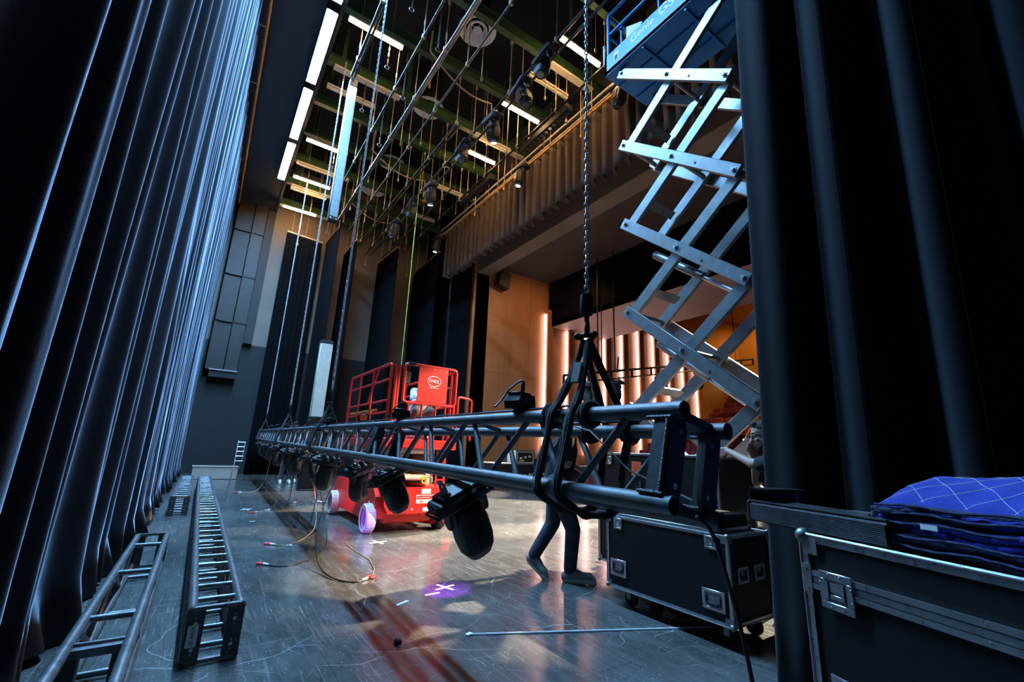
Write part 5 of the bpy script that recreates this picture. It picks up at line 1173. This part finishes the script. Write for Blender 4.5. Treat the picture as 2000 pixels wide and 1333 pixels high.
def person(label, base, J, fwd, look, clothes, vox=0.011, hands=True, group=None, **fk):
    """J: joints in world space: hip, chest, neck, head, and L/R of hipL kneeL ankleL toeL, shL elL wrL"""
    t = thing('person', label, 'person', base, group=group, world=True)
    J = {k: V(v) for k, v in J.items()}; fwd = V(fwd).normalized(); up = (J['head'] - J['neck']).normalized()
    P, R_, hb, hc = head_parts(J['head'], look, up)
    caps = [(J['hip'], 0.135, J['chest'], 0.14), (J['chest'], 0.13, J['neck'], 0.06), (J['neck'] - up * 0.03, 0.06, J['head'] - up * 0.04, 0.052), *hc]
    shirt = [(J['hip'] + (J['chest'] - J['hip']) * 0.1, 0.148, J['chest'], 0.155), (J['chest'], 0.145, J['neck'] - up * 0.02, 0.075)]
    pants = [(J['hip'] + Z * 0.02, 0.15, J['hip'] - Z * 0.03, 0.145)]
    for s in 'LR':
        caps += [(J['sh' + s], 0.058, J['el' + s], 0.042), (J['el' + s], 0.041, J['wr' + s], 0.026), (J['chest'] + (J['neck'] - J['chest']) * 0.45, 0.09, J['sh' + s], 0.06)]
        caps += [(J['hip' + s], 0.09, J['knee' + s], 0.055), (J['knee' + s], 0.056, J['ank' + s], 0.036), (J['ank' + s], 0.036, J['toe' + s], 0.026)]
        dh = (J['wr' + s] - J['el' + s]).normalized()
        if hands: caps += hand(J['wr' + s], J.get('hd' + s, dh), J.get('hn' + s, fwd.cross(Z) * (1 if s == 'L' else -1)), fk.get('curl', 0.9), 1 if s == 'L' else -1)
        else: caps += [(J['wr' + s], 0.03, J['wr' + s] + dh * 0.1, 0.03)]
        mid = J['sh' + s].lerp(J['el' + s], 0.72)
        shirt += [(J['chest'] + (J['neck'] - J['chest']) * 0.4, 0.1, J['sh' + s], 0.073), (J['sh' + s], 0.072, mid, 0.066)]
        pants += [(J['hip' + s], 0.112, J['knee' + s], 0.077), (J['knee' + s], 0.076, J['ank' + s] + Z * 0.02, 0.064)]
    flesh('body', 'skin', t, caps, hb, 0.006 if vox < 0.012 else vox, 4)
    flesh('shirt', clothes[0], t, shirt, (), vox, 6); flesh('trousers', clothes[1], t, pants, (), vox, 6)
    for s in 'LR':
        a, q = J['ank' + s], J['toe' + s]; d = (q - a); d = V((d.x, d.y, 0)).normalized(); tl = (q - a).normalized(); nrm = tl.cross(d.cross(Z)).normalized() if abs(tl.z) > 0.6 else Z
        hl = a - d * 0.045 + V((0, 0, -0.045 if abs(tl.z) < 0.6 else -0.02))
        sh = flesh('shoe', clothes[2], t, [(hl, 0.046, q + V((0, 0, 0.02)), 0.044), (a + Z * -0.005, 0.05, a.lerp(q, 0.5), 0.045), (q + V((0, 0, 0.015)), 0.044, q + tl * 0.04 + V((0, 0, 0.008)), 0.033)], (), 0.009, 3)
        so = V((0, 0, -0.03)); flesh('sole', 'shoe_white', t, [(hl + so * 0.8, 0.04, q + V((0, 0, -0.008)), 0.04), (q + V((0, 0, -0.008)), 0.042, q + tl * 0.045 + V((0, 0, -0.012)), 0.034)], (), 0.009, 2)
        b = B()
        sd = d.cross(Z)
        for k in range(4): c = a.lerp(q, 0.42 + 0.14 * k) + Z * (0.052 - 0.006 * k); b.tube(c - sd * 0.022, c + sd * 0.022, 0.004, n=6)
        b.done('laces', 'shoe_white', t)
    face_bits(t, P, R_, **{k: v for k, v in fk.items() if k in ('hair', 'glasses', 'beard', 'hm')})
    return t
def lift(J): return {k: tuple(V(v) + V((-0.05, 0, 0.03))) for k, v in J.items()}
f1 = V((0.75, -0.66, 0)).normalized(); r1 = V((-0.66, -0.75, 0))
hp = V((3.12, 3.66, 0.92))
person('person in black t shirt and jeans walking behind the hanging truss, pushing the tall case', (3.12, 3.6, 0), dict(
    hip=hp, chest=hp + f1 * 0.06 + Z * 0.33, neck=hp + f1 * 0.14 + Z * 0.55, head=hp + f1 * 0.2 + Z * 0.665,
    hipR=hp + r1 * 0.09, kneeR=(3.17, 3.47, 0.5), ankR=(3.2, 3.54, 0.1), toeR=(3.31, 3.39, 0.05),
    hipL=hp - r1 * 0.09, kneeL=(3.12, 3.72, 0.52), ankL=(2.98, 3.83, 0.2), toeL=(3.03, 3.74, 0.055),
    shR=hp + f1 * 0.1 + r1 * 0.2 + Z * 0.47, elR=(3.06, 3.44, 1.12), wrR=(3.26, 3.6, 1.16), hdR=(0.7, 0.25, 0.1),
    shL=hp + f1 * 0.12 - r1 * 0.2 + Z * 0.47, elL=(3.38, 3.8, 1.13), wrL=(3.5, 3.72, 1.06), hdL=(0.7, -0.2, 0)), f1, f1 - Z * 0.45, ('dark_cloth', 'denim', 'shoe_grey'))
f2 = V((-0.7, 0.71, 0)); hp = V((4.04, 1.72, 0.88))
person('bearded person with glasses in a dark shirt, reaching from behind the right leg curtain', (4.0, 1.75, 0), dict(
    hip=hp, chest=(3.97, 1.79, 1.14), neck=(3.91, 1.85, 1.31), head=(3.87, 1.905, 1.44),
    hipR=(4.06, 1.8, 0.86), kneeR=(4.0, 1.86, 0.47), ankR=(4.05, 1.82, 0.09), toeR=(3.96, 1.92, 0.05),
    hipL=(3.98, 1.66, 0.86), kneeL=(3.92, 1.72, 0.47), ankL=(3.98, 1.68, 0.09), toeL=(3.89, 1.76, 0.05),
    shR=(4.07, 1.95, 1.24), elR=(4.05, 2.08, 1.05), wrR=(3.9, 2.01, 1.28), hdR=(-0.15, 0.02, 0.5), hnR=(-0.3, -0.6, 0),
    shL=(3.8, 1.72, 1.2), elL=(3.76, 1.95, 1.2), wrL=(3.82, 2.19, 1.3), hdL=(0.1, 0.9, -0.12)), f2, (-0.8, 0.75, -0.25), ('dark_cloth', 'denim', 'shoe_grey'), glasses=True, beard=True, curl=1.4)
person('person in a pale shirt and khaki trousers crouching inside the red lift platform', (3.0, 7.1, 1.34), lift(dict(
    hip=(3.0, 7.25, 1.68), chest=(3.05, 7.1, 1.98), neck=(3.08, 7.02, 2.17), head=(3.1, 6.98, 2.3),
    hipR=(2.92, 7.2, 1.66), kneeR=(2.85, 6.8, 1.78), ankR=(2.85, 7.1, 1.43), toeR=(2.85, 6.95, 1.385), hipL=(3.1, 7.25, 1.66), kneeL=(3.12, 6.85, 1.78), ankL=(3.1, 7.15, 1.43), toeL=(3.12, 7.0, 1.385),
    shR=(2.88, 7.05, 2.1), elR=(2.8, 6.85, 1.9), wrR=(2.9, 6.65, 1.95), shL=(3.24, 7.08, 2.1), elL=(3.25, 6.9, 1.88), wrL=(3.15, 6.7, 1.85))), (0, -1, 0), (0.6, -0.8, -0.2), ('pale_cloth', 'khaki', 'shoe_grey'), vox=0.016, hands=False)
for (x, y, lab, c) in ((2.28, 15.3, 'left one of two people standing far behind the hanging truss, in dark trousers', ('dark_cloth', 'denim', 'shoe_white')), (2.72, 15.6, 'right one of two people standing far behind the truss, in grey trousers', ('dark_cloth', 'khaki', 'shoe_white'))):
    person(lab, (x, y, 0), dict(hip=(x, y, 0.95), chest=(x, y - 0.01, 1.28), neck=(x, y - 0.01, 1.53), head=(x, y - 0.02, 1.68), hipR=(x - 0.09, y, 0.92), kneeR=(x - 0.1, y - 0.03, 0.5), ankR=(x - 0.11, y, 0.1), toeR=(x - 0.12, y - 0.15, 0.05),
        hipL=(x + 0.09, y, 0.92), kneeL=(x + 0.1, y - 0.03, 0.5), ankL=(x + 0.11, y, 0.1), toeL=(x + 0.13, y - 0.15, 0.05), shR=(x - 0.2, y, 1.43), elR=(x - 0.25, y, 1.14), wrR=(x - 0.15, y - 0.2, 1.05), shL=(x + 0.2, y, 1.43), elL=(x + 0.25, y, 1.14), wrL=(x + 0.15, y - 0.2, 1.05)), (0, -1, 0), (0, -1, -0.1), c, vox=0.02, hands=False)

# ---------------------------------------------------------------- far end of the stage
t = thing('white_step', 'low white painted step against the far dark wall', 'step', (0.55, 17.3, 0))
B().box((0, 0.0, 0.19), (1.2, 0.5, 0.36), bev=0.01).done('body', 'plaster', t); B().box((0, 0, 0.38), (1.24, 0.54, 0.03), bev=0.006).done('top_board', 'plaster', t)
t = thing('wall_duct', 'tall sheet metal duct fixed high on the far wall beside the curtain', 'duct', (0.25, 19.75, 3.7))
for k in range(4):
    z = 0.95 + 1.9 * k
    B().box((0.22, 0, z), (0.44, 0.45, 1.86), bev=0.015).done('duct_section', 'duct_metal', t); B().box((-0.3, 0.03, z), (0.58, 0.4, 1.86), bev=0.015).done('duct_section', 'duct_metal', t)
    B().box((0, -0.01, z + 0.95), (0.92, 0.5, 0.03)).done('flange', 'duct_metal', t)
B().box((0, -0.01, 0.03), (0.9, 0.46, 0.05)).done('flange', 'dull_steel', t); B().box((0.0, 0.02, -0.12), (0.86, 0.4, 0.24)).done('outlet', 'rubber', t)
t = thing('ladder', 'narrow wire ladder leaning by the white step and far drape', 'ladder', (0.82, 14.5, 0), world=True)
B().path([(0.6, 11.2, 0.012), (0.72, 13.0, 0.02), (0.85, 14.6, 0.15), (0.93, 15.6, 0.55), (0.97, 16.2, 1.2)], 0.014, 7).done('rail', 'bright_steel', t)
b = B(); b.tube((1.16, 16.2, 1.16), (1.12, 15.7, 0.62), 0.008); b.done('rail', 'truss_grey', t)
for k in range(5): B().tube((0.94 + 0.007 * k, 15.65 + 0.13 * k, 0.62 + 0.135 * k), (1.13 + 0.007 * k, 15.65 + 0.13 * k, 0.62 + 0.135 * k), 0.012, n=8).done('rung', 'bright_steel', t)
t = thing('hanging_column', 'tall grey metal column hanging from the short twin pipe', 'column', (1.57, 9.64, 6.05), world=True)
B().box((1.57, 9.64, 7.85), (0.2, 0.16, 3.5), bev=0.015).done('body', 'arm_grey', t); B().box((1.57, 9.64, 6.06), (0.2, 0.17, 0.1), bev=0.01).done('end_cap', 'rubber', t); B().box((1.57, 9.64, 9.68), (0.18, 0.18, 0.2), bev=0.01).done('top_bracket', 'black_metal', t)
b = B()
for s in (-1, 1): b.ball((1.57 + 0.06 * s, 9.55, 6.05), 0.02, 8); b.bar((1.5 + 0.0, 9.55, 9.8), (1.57, 9.64, 9.7), 0.05, 0.05)
b.done('bolt', 'bright_steel', t)
t = thing('standing_column', 'pale metal column on a black base behind the hanging truss', 'column', (2.51, 13.2, 0))
b = B(); b.box((0, 0, 0.02), (0.4, 0.4, 0.04), bev=0.01); b.box((0.0, 0, 0.98), (0.38, 0.3, 1.9), bev=0.02); b.done('base', 'case_black', t); B().box((0, 0, 2.97), (0.33, 0.2, 2.1), bev=0.015).done('mast', 'cream_metal', t); B().box((0, 0, 4.04), (0.34, 0.22, 0.09), bev=0.01).done('cap', 'rubber', t)
# equipment racks by the wood wall
def rack(x, y, w_, d_, h_, m, label, z=0.0, face=None):
    t = thing('equipment_case', label, 'equipment case', (x, y, z), group='equipment cases by the wood wall'); z0 = 0.1 if z == 0 else 0.0
    B().box((0, 0, (z0 + h_) / 2), (w_, d_, h_ - z0), bev=0.01).done('body', m, t)
    b = B()
    for sx in (-1, 1):
        for sy in (-1, 1): b.bar((sx * w_ / 2, sy * d_ / 2, z0), (sx * w_ / 2, sy * d_ / 2, h_), 0.035, 0.035)
    for zz in (z0, h_): b.bar((-w_ / 2, -d_ / 2, zz), (w_ / 2, -d_ / 2, zz), 0.035, 0.035)
    b.done('edge_trim', 'dull_steel', t)
    if z == 0:
        for sx in (-1, 1): b = B(); b.tube((sx * (w_ / 2 - 0.1) - 0.02, -d_ / 2 + 0.1, 0.05), (sx * (w_ / 2 - 0.1) + 0.02, -d_ / 2 + 0.1, 0.05), 0.05, n=14); b.done('caster', 'rubber', t)
    if face:
        B().box((0, -d_ / 2 - 0.004, (z0 + h_) / 2), (w_ - 0.12, 0.01, h_ - z0 - 0.12)).done('equipment_panel', 'black_plastic', t)
        b = B()
        for k in range(3): b.box((-w_ / 4 + w_ / 4 * k, -d_ / 2 - 0.012, (z0 + h_) / 2 + 0.03 * (k - 1)), (0.1, 0.008, 0.06))
        b.done('faceplate', 'cream', t); B().box((-w_ / 5, -d_ / 2 - 0.013, z0 + 0.1), (0.2, 0.006, 0.035)).done('yellow_tape', 'yellow_plastic', t)
    return t
rack(8.2, 12.6, 0.75, 0.6, 0.8, 'duct_metal', 'grey equipment case with a white cloth on top, nearest the red lift')
tag(B().box((8.2, 12.6, 0.835), (0.8, 0.64, 0.03), bev=0.012).done('white_cloth', 'white_paint', at=(8.2, 12.6, 0.835)), 'white cloth folded on the grey equipment case', 'cloth')
rack(9.05, 12.55, 0.75, 0.6, 0.82, 'duct_metal', 'lower equipment case under the open faced rack', face=True)
rack(9.05, 12.55, 0.72, 0.55, 0.42, 'cream', 'open faced rack with a yellow strip, stacked on another case', z=0.835, face=True)
rack(9.95, 12.5, 0.8, 0.6, 1.0, 'duct_metal', 'equipment case standing right of the stacked rack', face=True)
rack(10.9, 12.3, 0.8, 0.6, 0.75, 'duct_metal', 'low equipment case farthest along the wood wall')
t = thing('wall_speaker', 'black angled loudspeaker mounted high on the wood wall', 'loudspeaker', (9.06, 14.25, 8.05))
b = B(); b.prism([(-0.28, 0.2, -0.3), (0.25, 0.2, -0.42), (0.3, 0.2, 0.25), (-0.18, 0.2, 0.3)], (0, -0.4, 0)); bmesh.ops.bevel(b.bm, geom=list(b.bm.edges), offset=0.02, segments=2, affect='EDGES'); b.done('cabinet', 'black_plastic', t)
b = B(); b.box((0, -0.205, -0.05), (0.4, 0.01, 0.5)); b.done('grille', 'black_metal', t); B().box((0, 0.22, 0), (0.15, 0.1, 0.15)).done('bracket', 'black_metal', t)

# ---------------------------------------------------------------- floor marks and small litter
def cross(x, y, a, ln=0.22, one=False):
    b = B(); R_ = M.Rotation(a, 3, 'Z'); b.box((x, y, 0.0012), (ln, 0.03, 0.0012), R_)
    if not one: b.box((x, y, 0.0018), (0.03, ln, 0.0012), R_)
    return b.done('tape_mark', 'white_tape', at=(x, y, 0.001))
tag(cross(2.05, 3.94, 0.3), 'white tape cross on the floor right of the purple spot', 'tape mark', 'white tape marks')
tag(cross(1.87, 3.82, 0.1, 0.14, True), 'single white tape strip on the floor just left of the purple spot', 'tape mark', 'white tape marks')
tag(cross(1.56, 3.72, 0.5, 0.14, True), 'white tape strip on the floor nearest the orange red loop', 'tape mark', 'white tape marks')
tag(cross(2.13, 6.06, 0.2, 0.24), 'white tape cross in front of the red lift front wheel', 'tape mark', 'white tape marks')
tag(cross(2.36, 10.64, 0.1, 0.3), 'white tape cross left of the red lift rear wheel', 'tape mark', 'white tape marks')
tag(cross(0.9, 9.75, 0.4, 0.2), 'white tape scrap on the blue lit floor beside the red grip', 'tape mark', 'white tape marks')
tag(cross(0.88, 8.3, 0.0, 0.07, True), 'tiny white tape square on the blue lit floor', 'tape mark', 'white tape marks')
b = B(); a, c = V((1.72, 2.91, 0.006)), V((3.4, 2.16, 0.006)); b.tube(a, c, 0.0065, n=6); b.box(a, (0.05, 0.03, 0.012), M.Rotation(0.4, 3, 'Z')); tag(b.done('white_rope', 'white_tape', at=a), 'white cord stretched across the floor toward the low flight case', 'cord')
tag(B().box((1.26, 3.02, 0.012), (0.04, 0.05, 0.02), bev=0.006).done('rubber_foot', 'rubber', at=(1.26, 3.02, 0)), 'small black rubber foot on the floor left of the white cord', 'foot')
b = B(); b.path([(4.5, 12.45, 10.85), (4.5, 12.44, 7.08), (4.5, 12.42, 3.77), (4.5, 12.42, 1.2), (4.55, 12.3, 0.02)], 0.012, 7); tag(b.done('yellow_rope', 'rope_green', at=(4.5, 12.42, 0)), 'thin yellow green rope hanging down behind the red lift', 'rope')
b = B()
for s in (0, 0.05): b.tube((6.9 + s, 14.6, 2.0), (6.9 + s, 14.6, 9.9), 0.008, n=6)
tag(b.done('hanging_cable', 'cable', at=(6.9, 14.6, 0.0)), 'pair of dark cables hanging in front of the far leg by the wood wall', 'cable')
for i, (x, y, z0) in enumerate(((11.4, 11.2, 4.3), (11.4, 10.4, 4.1))):
    b = B(); b.path([(x, y, 8.6), (x, y, 6.0), (x + 0.02, y, z0), (x + 0.15, y + 0.02, z0 - 0.05), (x + 0.2, y, 4.6)], 0.03, 7); tag(b.done('feed_cable', 'cable', at=(x, y, z0)), ('left' if i == 0 else 'right') + ' black feed cable hanging from the bridge to the auditorium lighting pipe', 'cable', 'feed cables of the auditorium pipe')
# tape arrow of the loose orange wire
tag(B().path([(1.75, 6.2, 0.005), (1.72, 5.7, 0.005), (1.75, 5.2, 0.005), (1.68, 4.8, 0.005), (1.58, 4.55, 0.005)], 0.004, 5).done('floor_wire', 'orange_board', at=(1.75, 6.2, 0)), 'thin orange wire lying on the floor toward the orange red loop', 'wire')

# ---------------------------------------------------------------- auditorium: lighting pipe and seats
t = thing('lighting_pipe', 'black lighting pipe hung across the auditorium in front of the light slots', 'pipe', (15, 11, 5), world=True)
PL = lambda u: V((9.6 + 12.5 * u, 11.0, 3.75 + 2.45 * u))
B().tube(PL(0), PL(1), 0.045, n=10).done('pipe', 'black_metal', t); B().tube(PL(0) - Z * 0.28, PL(1) - Z * 0.28, 0.03, n=8).done('pipe', 'black_metal', t)
b = B()
for k in range(12): b.bar(PL(k / 11), PL(k / 11) - Z * 0.3, 0.06, 0.06)
b.done('clamp', 'black_metal', t)
b = B(); b.tube((11.4, 11.0, 4.1), (11.4, 11.0, 6.65), 0.02); b.tube((14.6, 11.0, 4.73), (14.6, 11.0, 6.6), 0.02); b.tube((20.5, 11, 5.9), (20.5, 11, 9.8), 0.02); b.done('hanger', 'black_metal', t)
au = None
for i, (u, lab) in enumerate(((0.09, 'first'), (0.2, 'second'), (0.42, 'third'), (0.62, 'fourth'), (0.8, 'fifth'), (0.9, 'sixth'))):
    l_ = '%s black lamp from the left on the auditorium lighting pipe' % lab
    loc = PL(u) - Z * 0.3
    if au is None: au = moving_light('house_light', l_, 'lamps on the auditorium pipe', False, (0.0, 0.1)); tilt(au, loc, (0, 0, 0.5)); au.scale = (1.35,) * 3
    else: dup(au, loc, (0, 0, 0.5 + i), l_)
st = thing('theater_seat', 'maroon theater seat', 'seat', (0, 0, -5), pi / 2, 'maroon seats of the auditorium')
b = B(); b.box((0, 0.2, 0.72), (0.5, 0.1, 0.62), M.Rotation(-0.18, 3, 'X'), bev=0.035); b.done('backrest', 'seat_maroon', st)
b = B(); b.box((0, -0.06, 0.44), (0.48, 0.46, 0.12), bev=0.04); b.done('seat', 'seat_maroon', st)
b = B(); b.box((0, 0.26, 0.66), (0.46, 0.03, 0.5), M.Rotation(-0.18, 3, 'X'), bev=0.01); b.done('back_shell', 'seat_shell', st)
for s in (-1, 1):
    b = B(); b.box((s * 0.26, -0.02, 0.6), (0.05, 0.36, 0.04), bev=0.012); b.box((s * 0.26, 0.05, 0.3), (0.04, 0.2, 0.6)); b.done('armrest', 'seat_shell', st)
first = True; NUM = ('front', 'second', 'third', 'fourth', 'fifth', 'sixth', 'seventh', 'eighth', 'ninth', 'tenth', 'eleventh', 'twelfth')
for i in range(12):
    x = 13.42 + 0.95 * i; z = -0.55 + 0.35 * i
    for k in range(16):
        y = 13.7 - 0.58 * k - (0.29 if i % 2 else 0)
        if not (0.5136 < y / x < 1.184): continue      # only the block of seats that the open proscenium shows
        q = (V((x, y, 0)) - V((15.3, 8.7, 0))); dd = V((3.7, 0.9, 0)).normalized(); al = q.dot(dd)
        if -0.6 < al < 4.4 and (q - dd * al).length < 0.62: continue
        lab = 'maroon theater seat in the %s row of the raked auditorium' % NUM[i]; g = 'maroon seats in the %s row' % NUM[i]
        if first: st.location = (x, y, z); st['label'] = lab; st['group'] = g; st.rotation_euler = (0, 0, -pi / 2); first = False
        else: dup(st, (x, y, z), -pi / 2, lab, g)
for i, (x, y, z) in enumerate(((20.0, 9.0, 9.74), (22.5, 9.6, 9.74), (17.2, 8.2, 9.74))):
    t = thing('house_downlight', '%s small warm downlight in the auditorium ceiling' % ('brightest', 'farther', 'nearer')[i], 'lamp', (x, y, z), group='auditorium downlights')
    b = B(); b.lathe([(0.09, 0.0), (0.12, 0.0), (0.12, -0.02), (0.09, -0.02)], n=20, cap=False); b.done('ring', 'black_metal', t); b = B(); b.lathe([(0, -0.015), (0.085, -0.012)], n=16); b.done('bulb', 'house_bulb', t)
t = thing('control_booth', 'lit control booth window above the last maroon seats', 'booth', (25.6, 13.4, 3.9))
B().box((0, 0, 0.5), (0.6, 1.8, 0.9), bev=0.02).done('counter', 'wood_fin', t); B().box((0.2, 0.2, 1.5), (0.1, 0.9, 0.8)).done('lit_panel', 'booth_glow', t); b = B(); b.box((0.0, 0.75, 1.2), (0.1, 0.35, 0.4), bev=0.02); b.done('monitor', 'black_plastic', t); B().box((0.1, 0.6, 0.95), (0.3, 0.5, 0.1)).done('desk', 'wood_fin', t)
B().box((0, 0, 0.0), (0.8, 2.0, 0.12)).done('plinth', 'seat_shell', t)
b = B()
for s in (0, 0.35): b.tube((15.3 + 0.5 * s, 8.7, 0.85 + s), (19.0, 9.6, 2.6 + s), 0.025, n=8)
for k in range(4): b.tube((15.5 + 1.1 * k, 8.75 + 0.27 * k, 0.35 + 0.38 * k), (15.5 + 1.1 * k, 8.75 + 0.27 * k, 1.35 + 0.45 * k), 0.02, n=8)
tag(b.done('aisle_handrail', 'orange_board', at=(15.3, 8.7, 0.4)), 'orange lit aisle handrail among the maroon seats', 'handrail')
for i in range(3):
    t = thing('aisle_light', '%s tiny bright aisle light on the orange handrail' % ('lowest', 'middle', 'highest')[i], 'lamp', (15.9 + 1.2 * i, 8.85 + 0.29 * i, 1.42 + 0.57 * i), group='aisle lights')
    B().ball((0, 0, 0.02), 0.035, 8).done('bulb', 'house_bulb', t); B().tube((0, 0, -0.06), (0, 0, 0), 0.02, n=8).done('socket', 'black_metal', t)
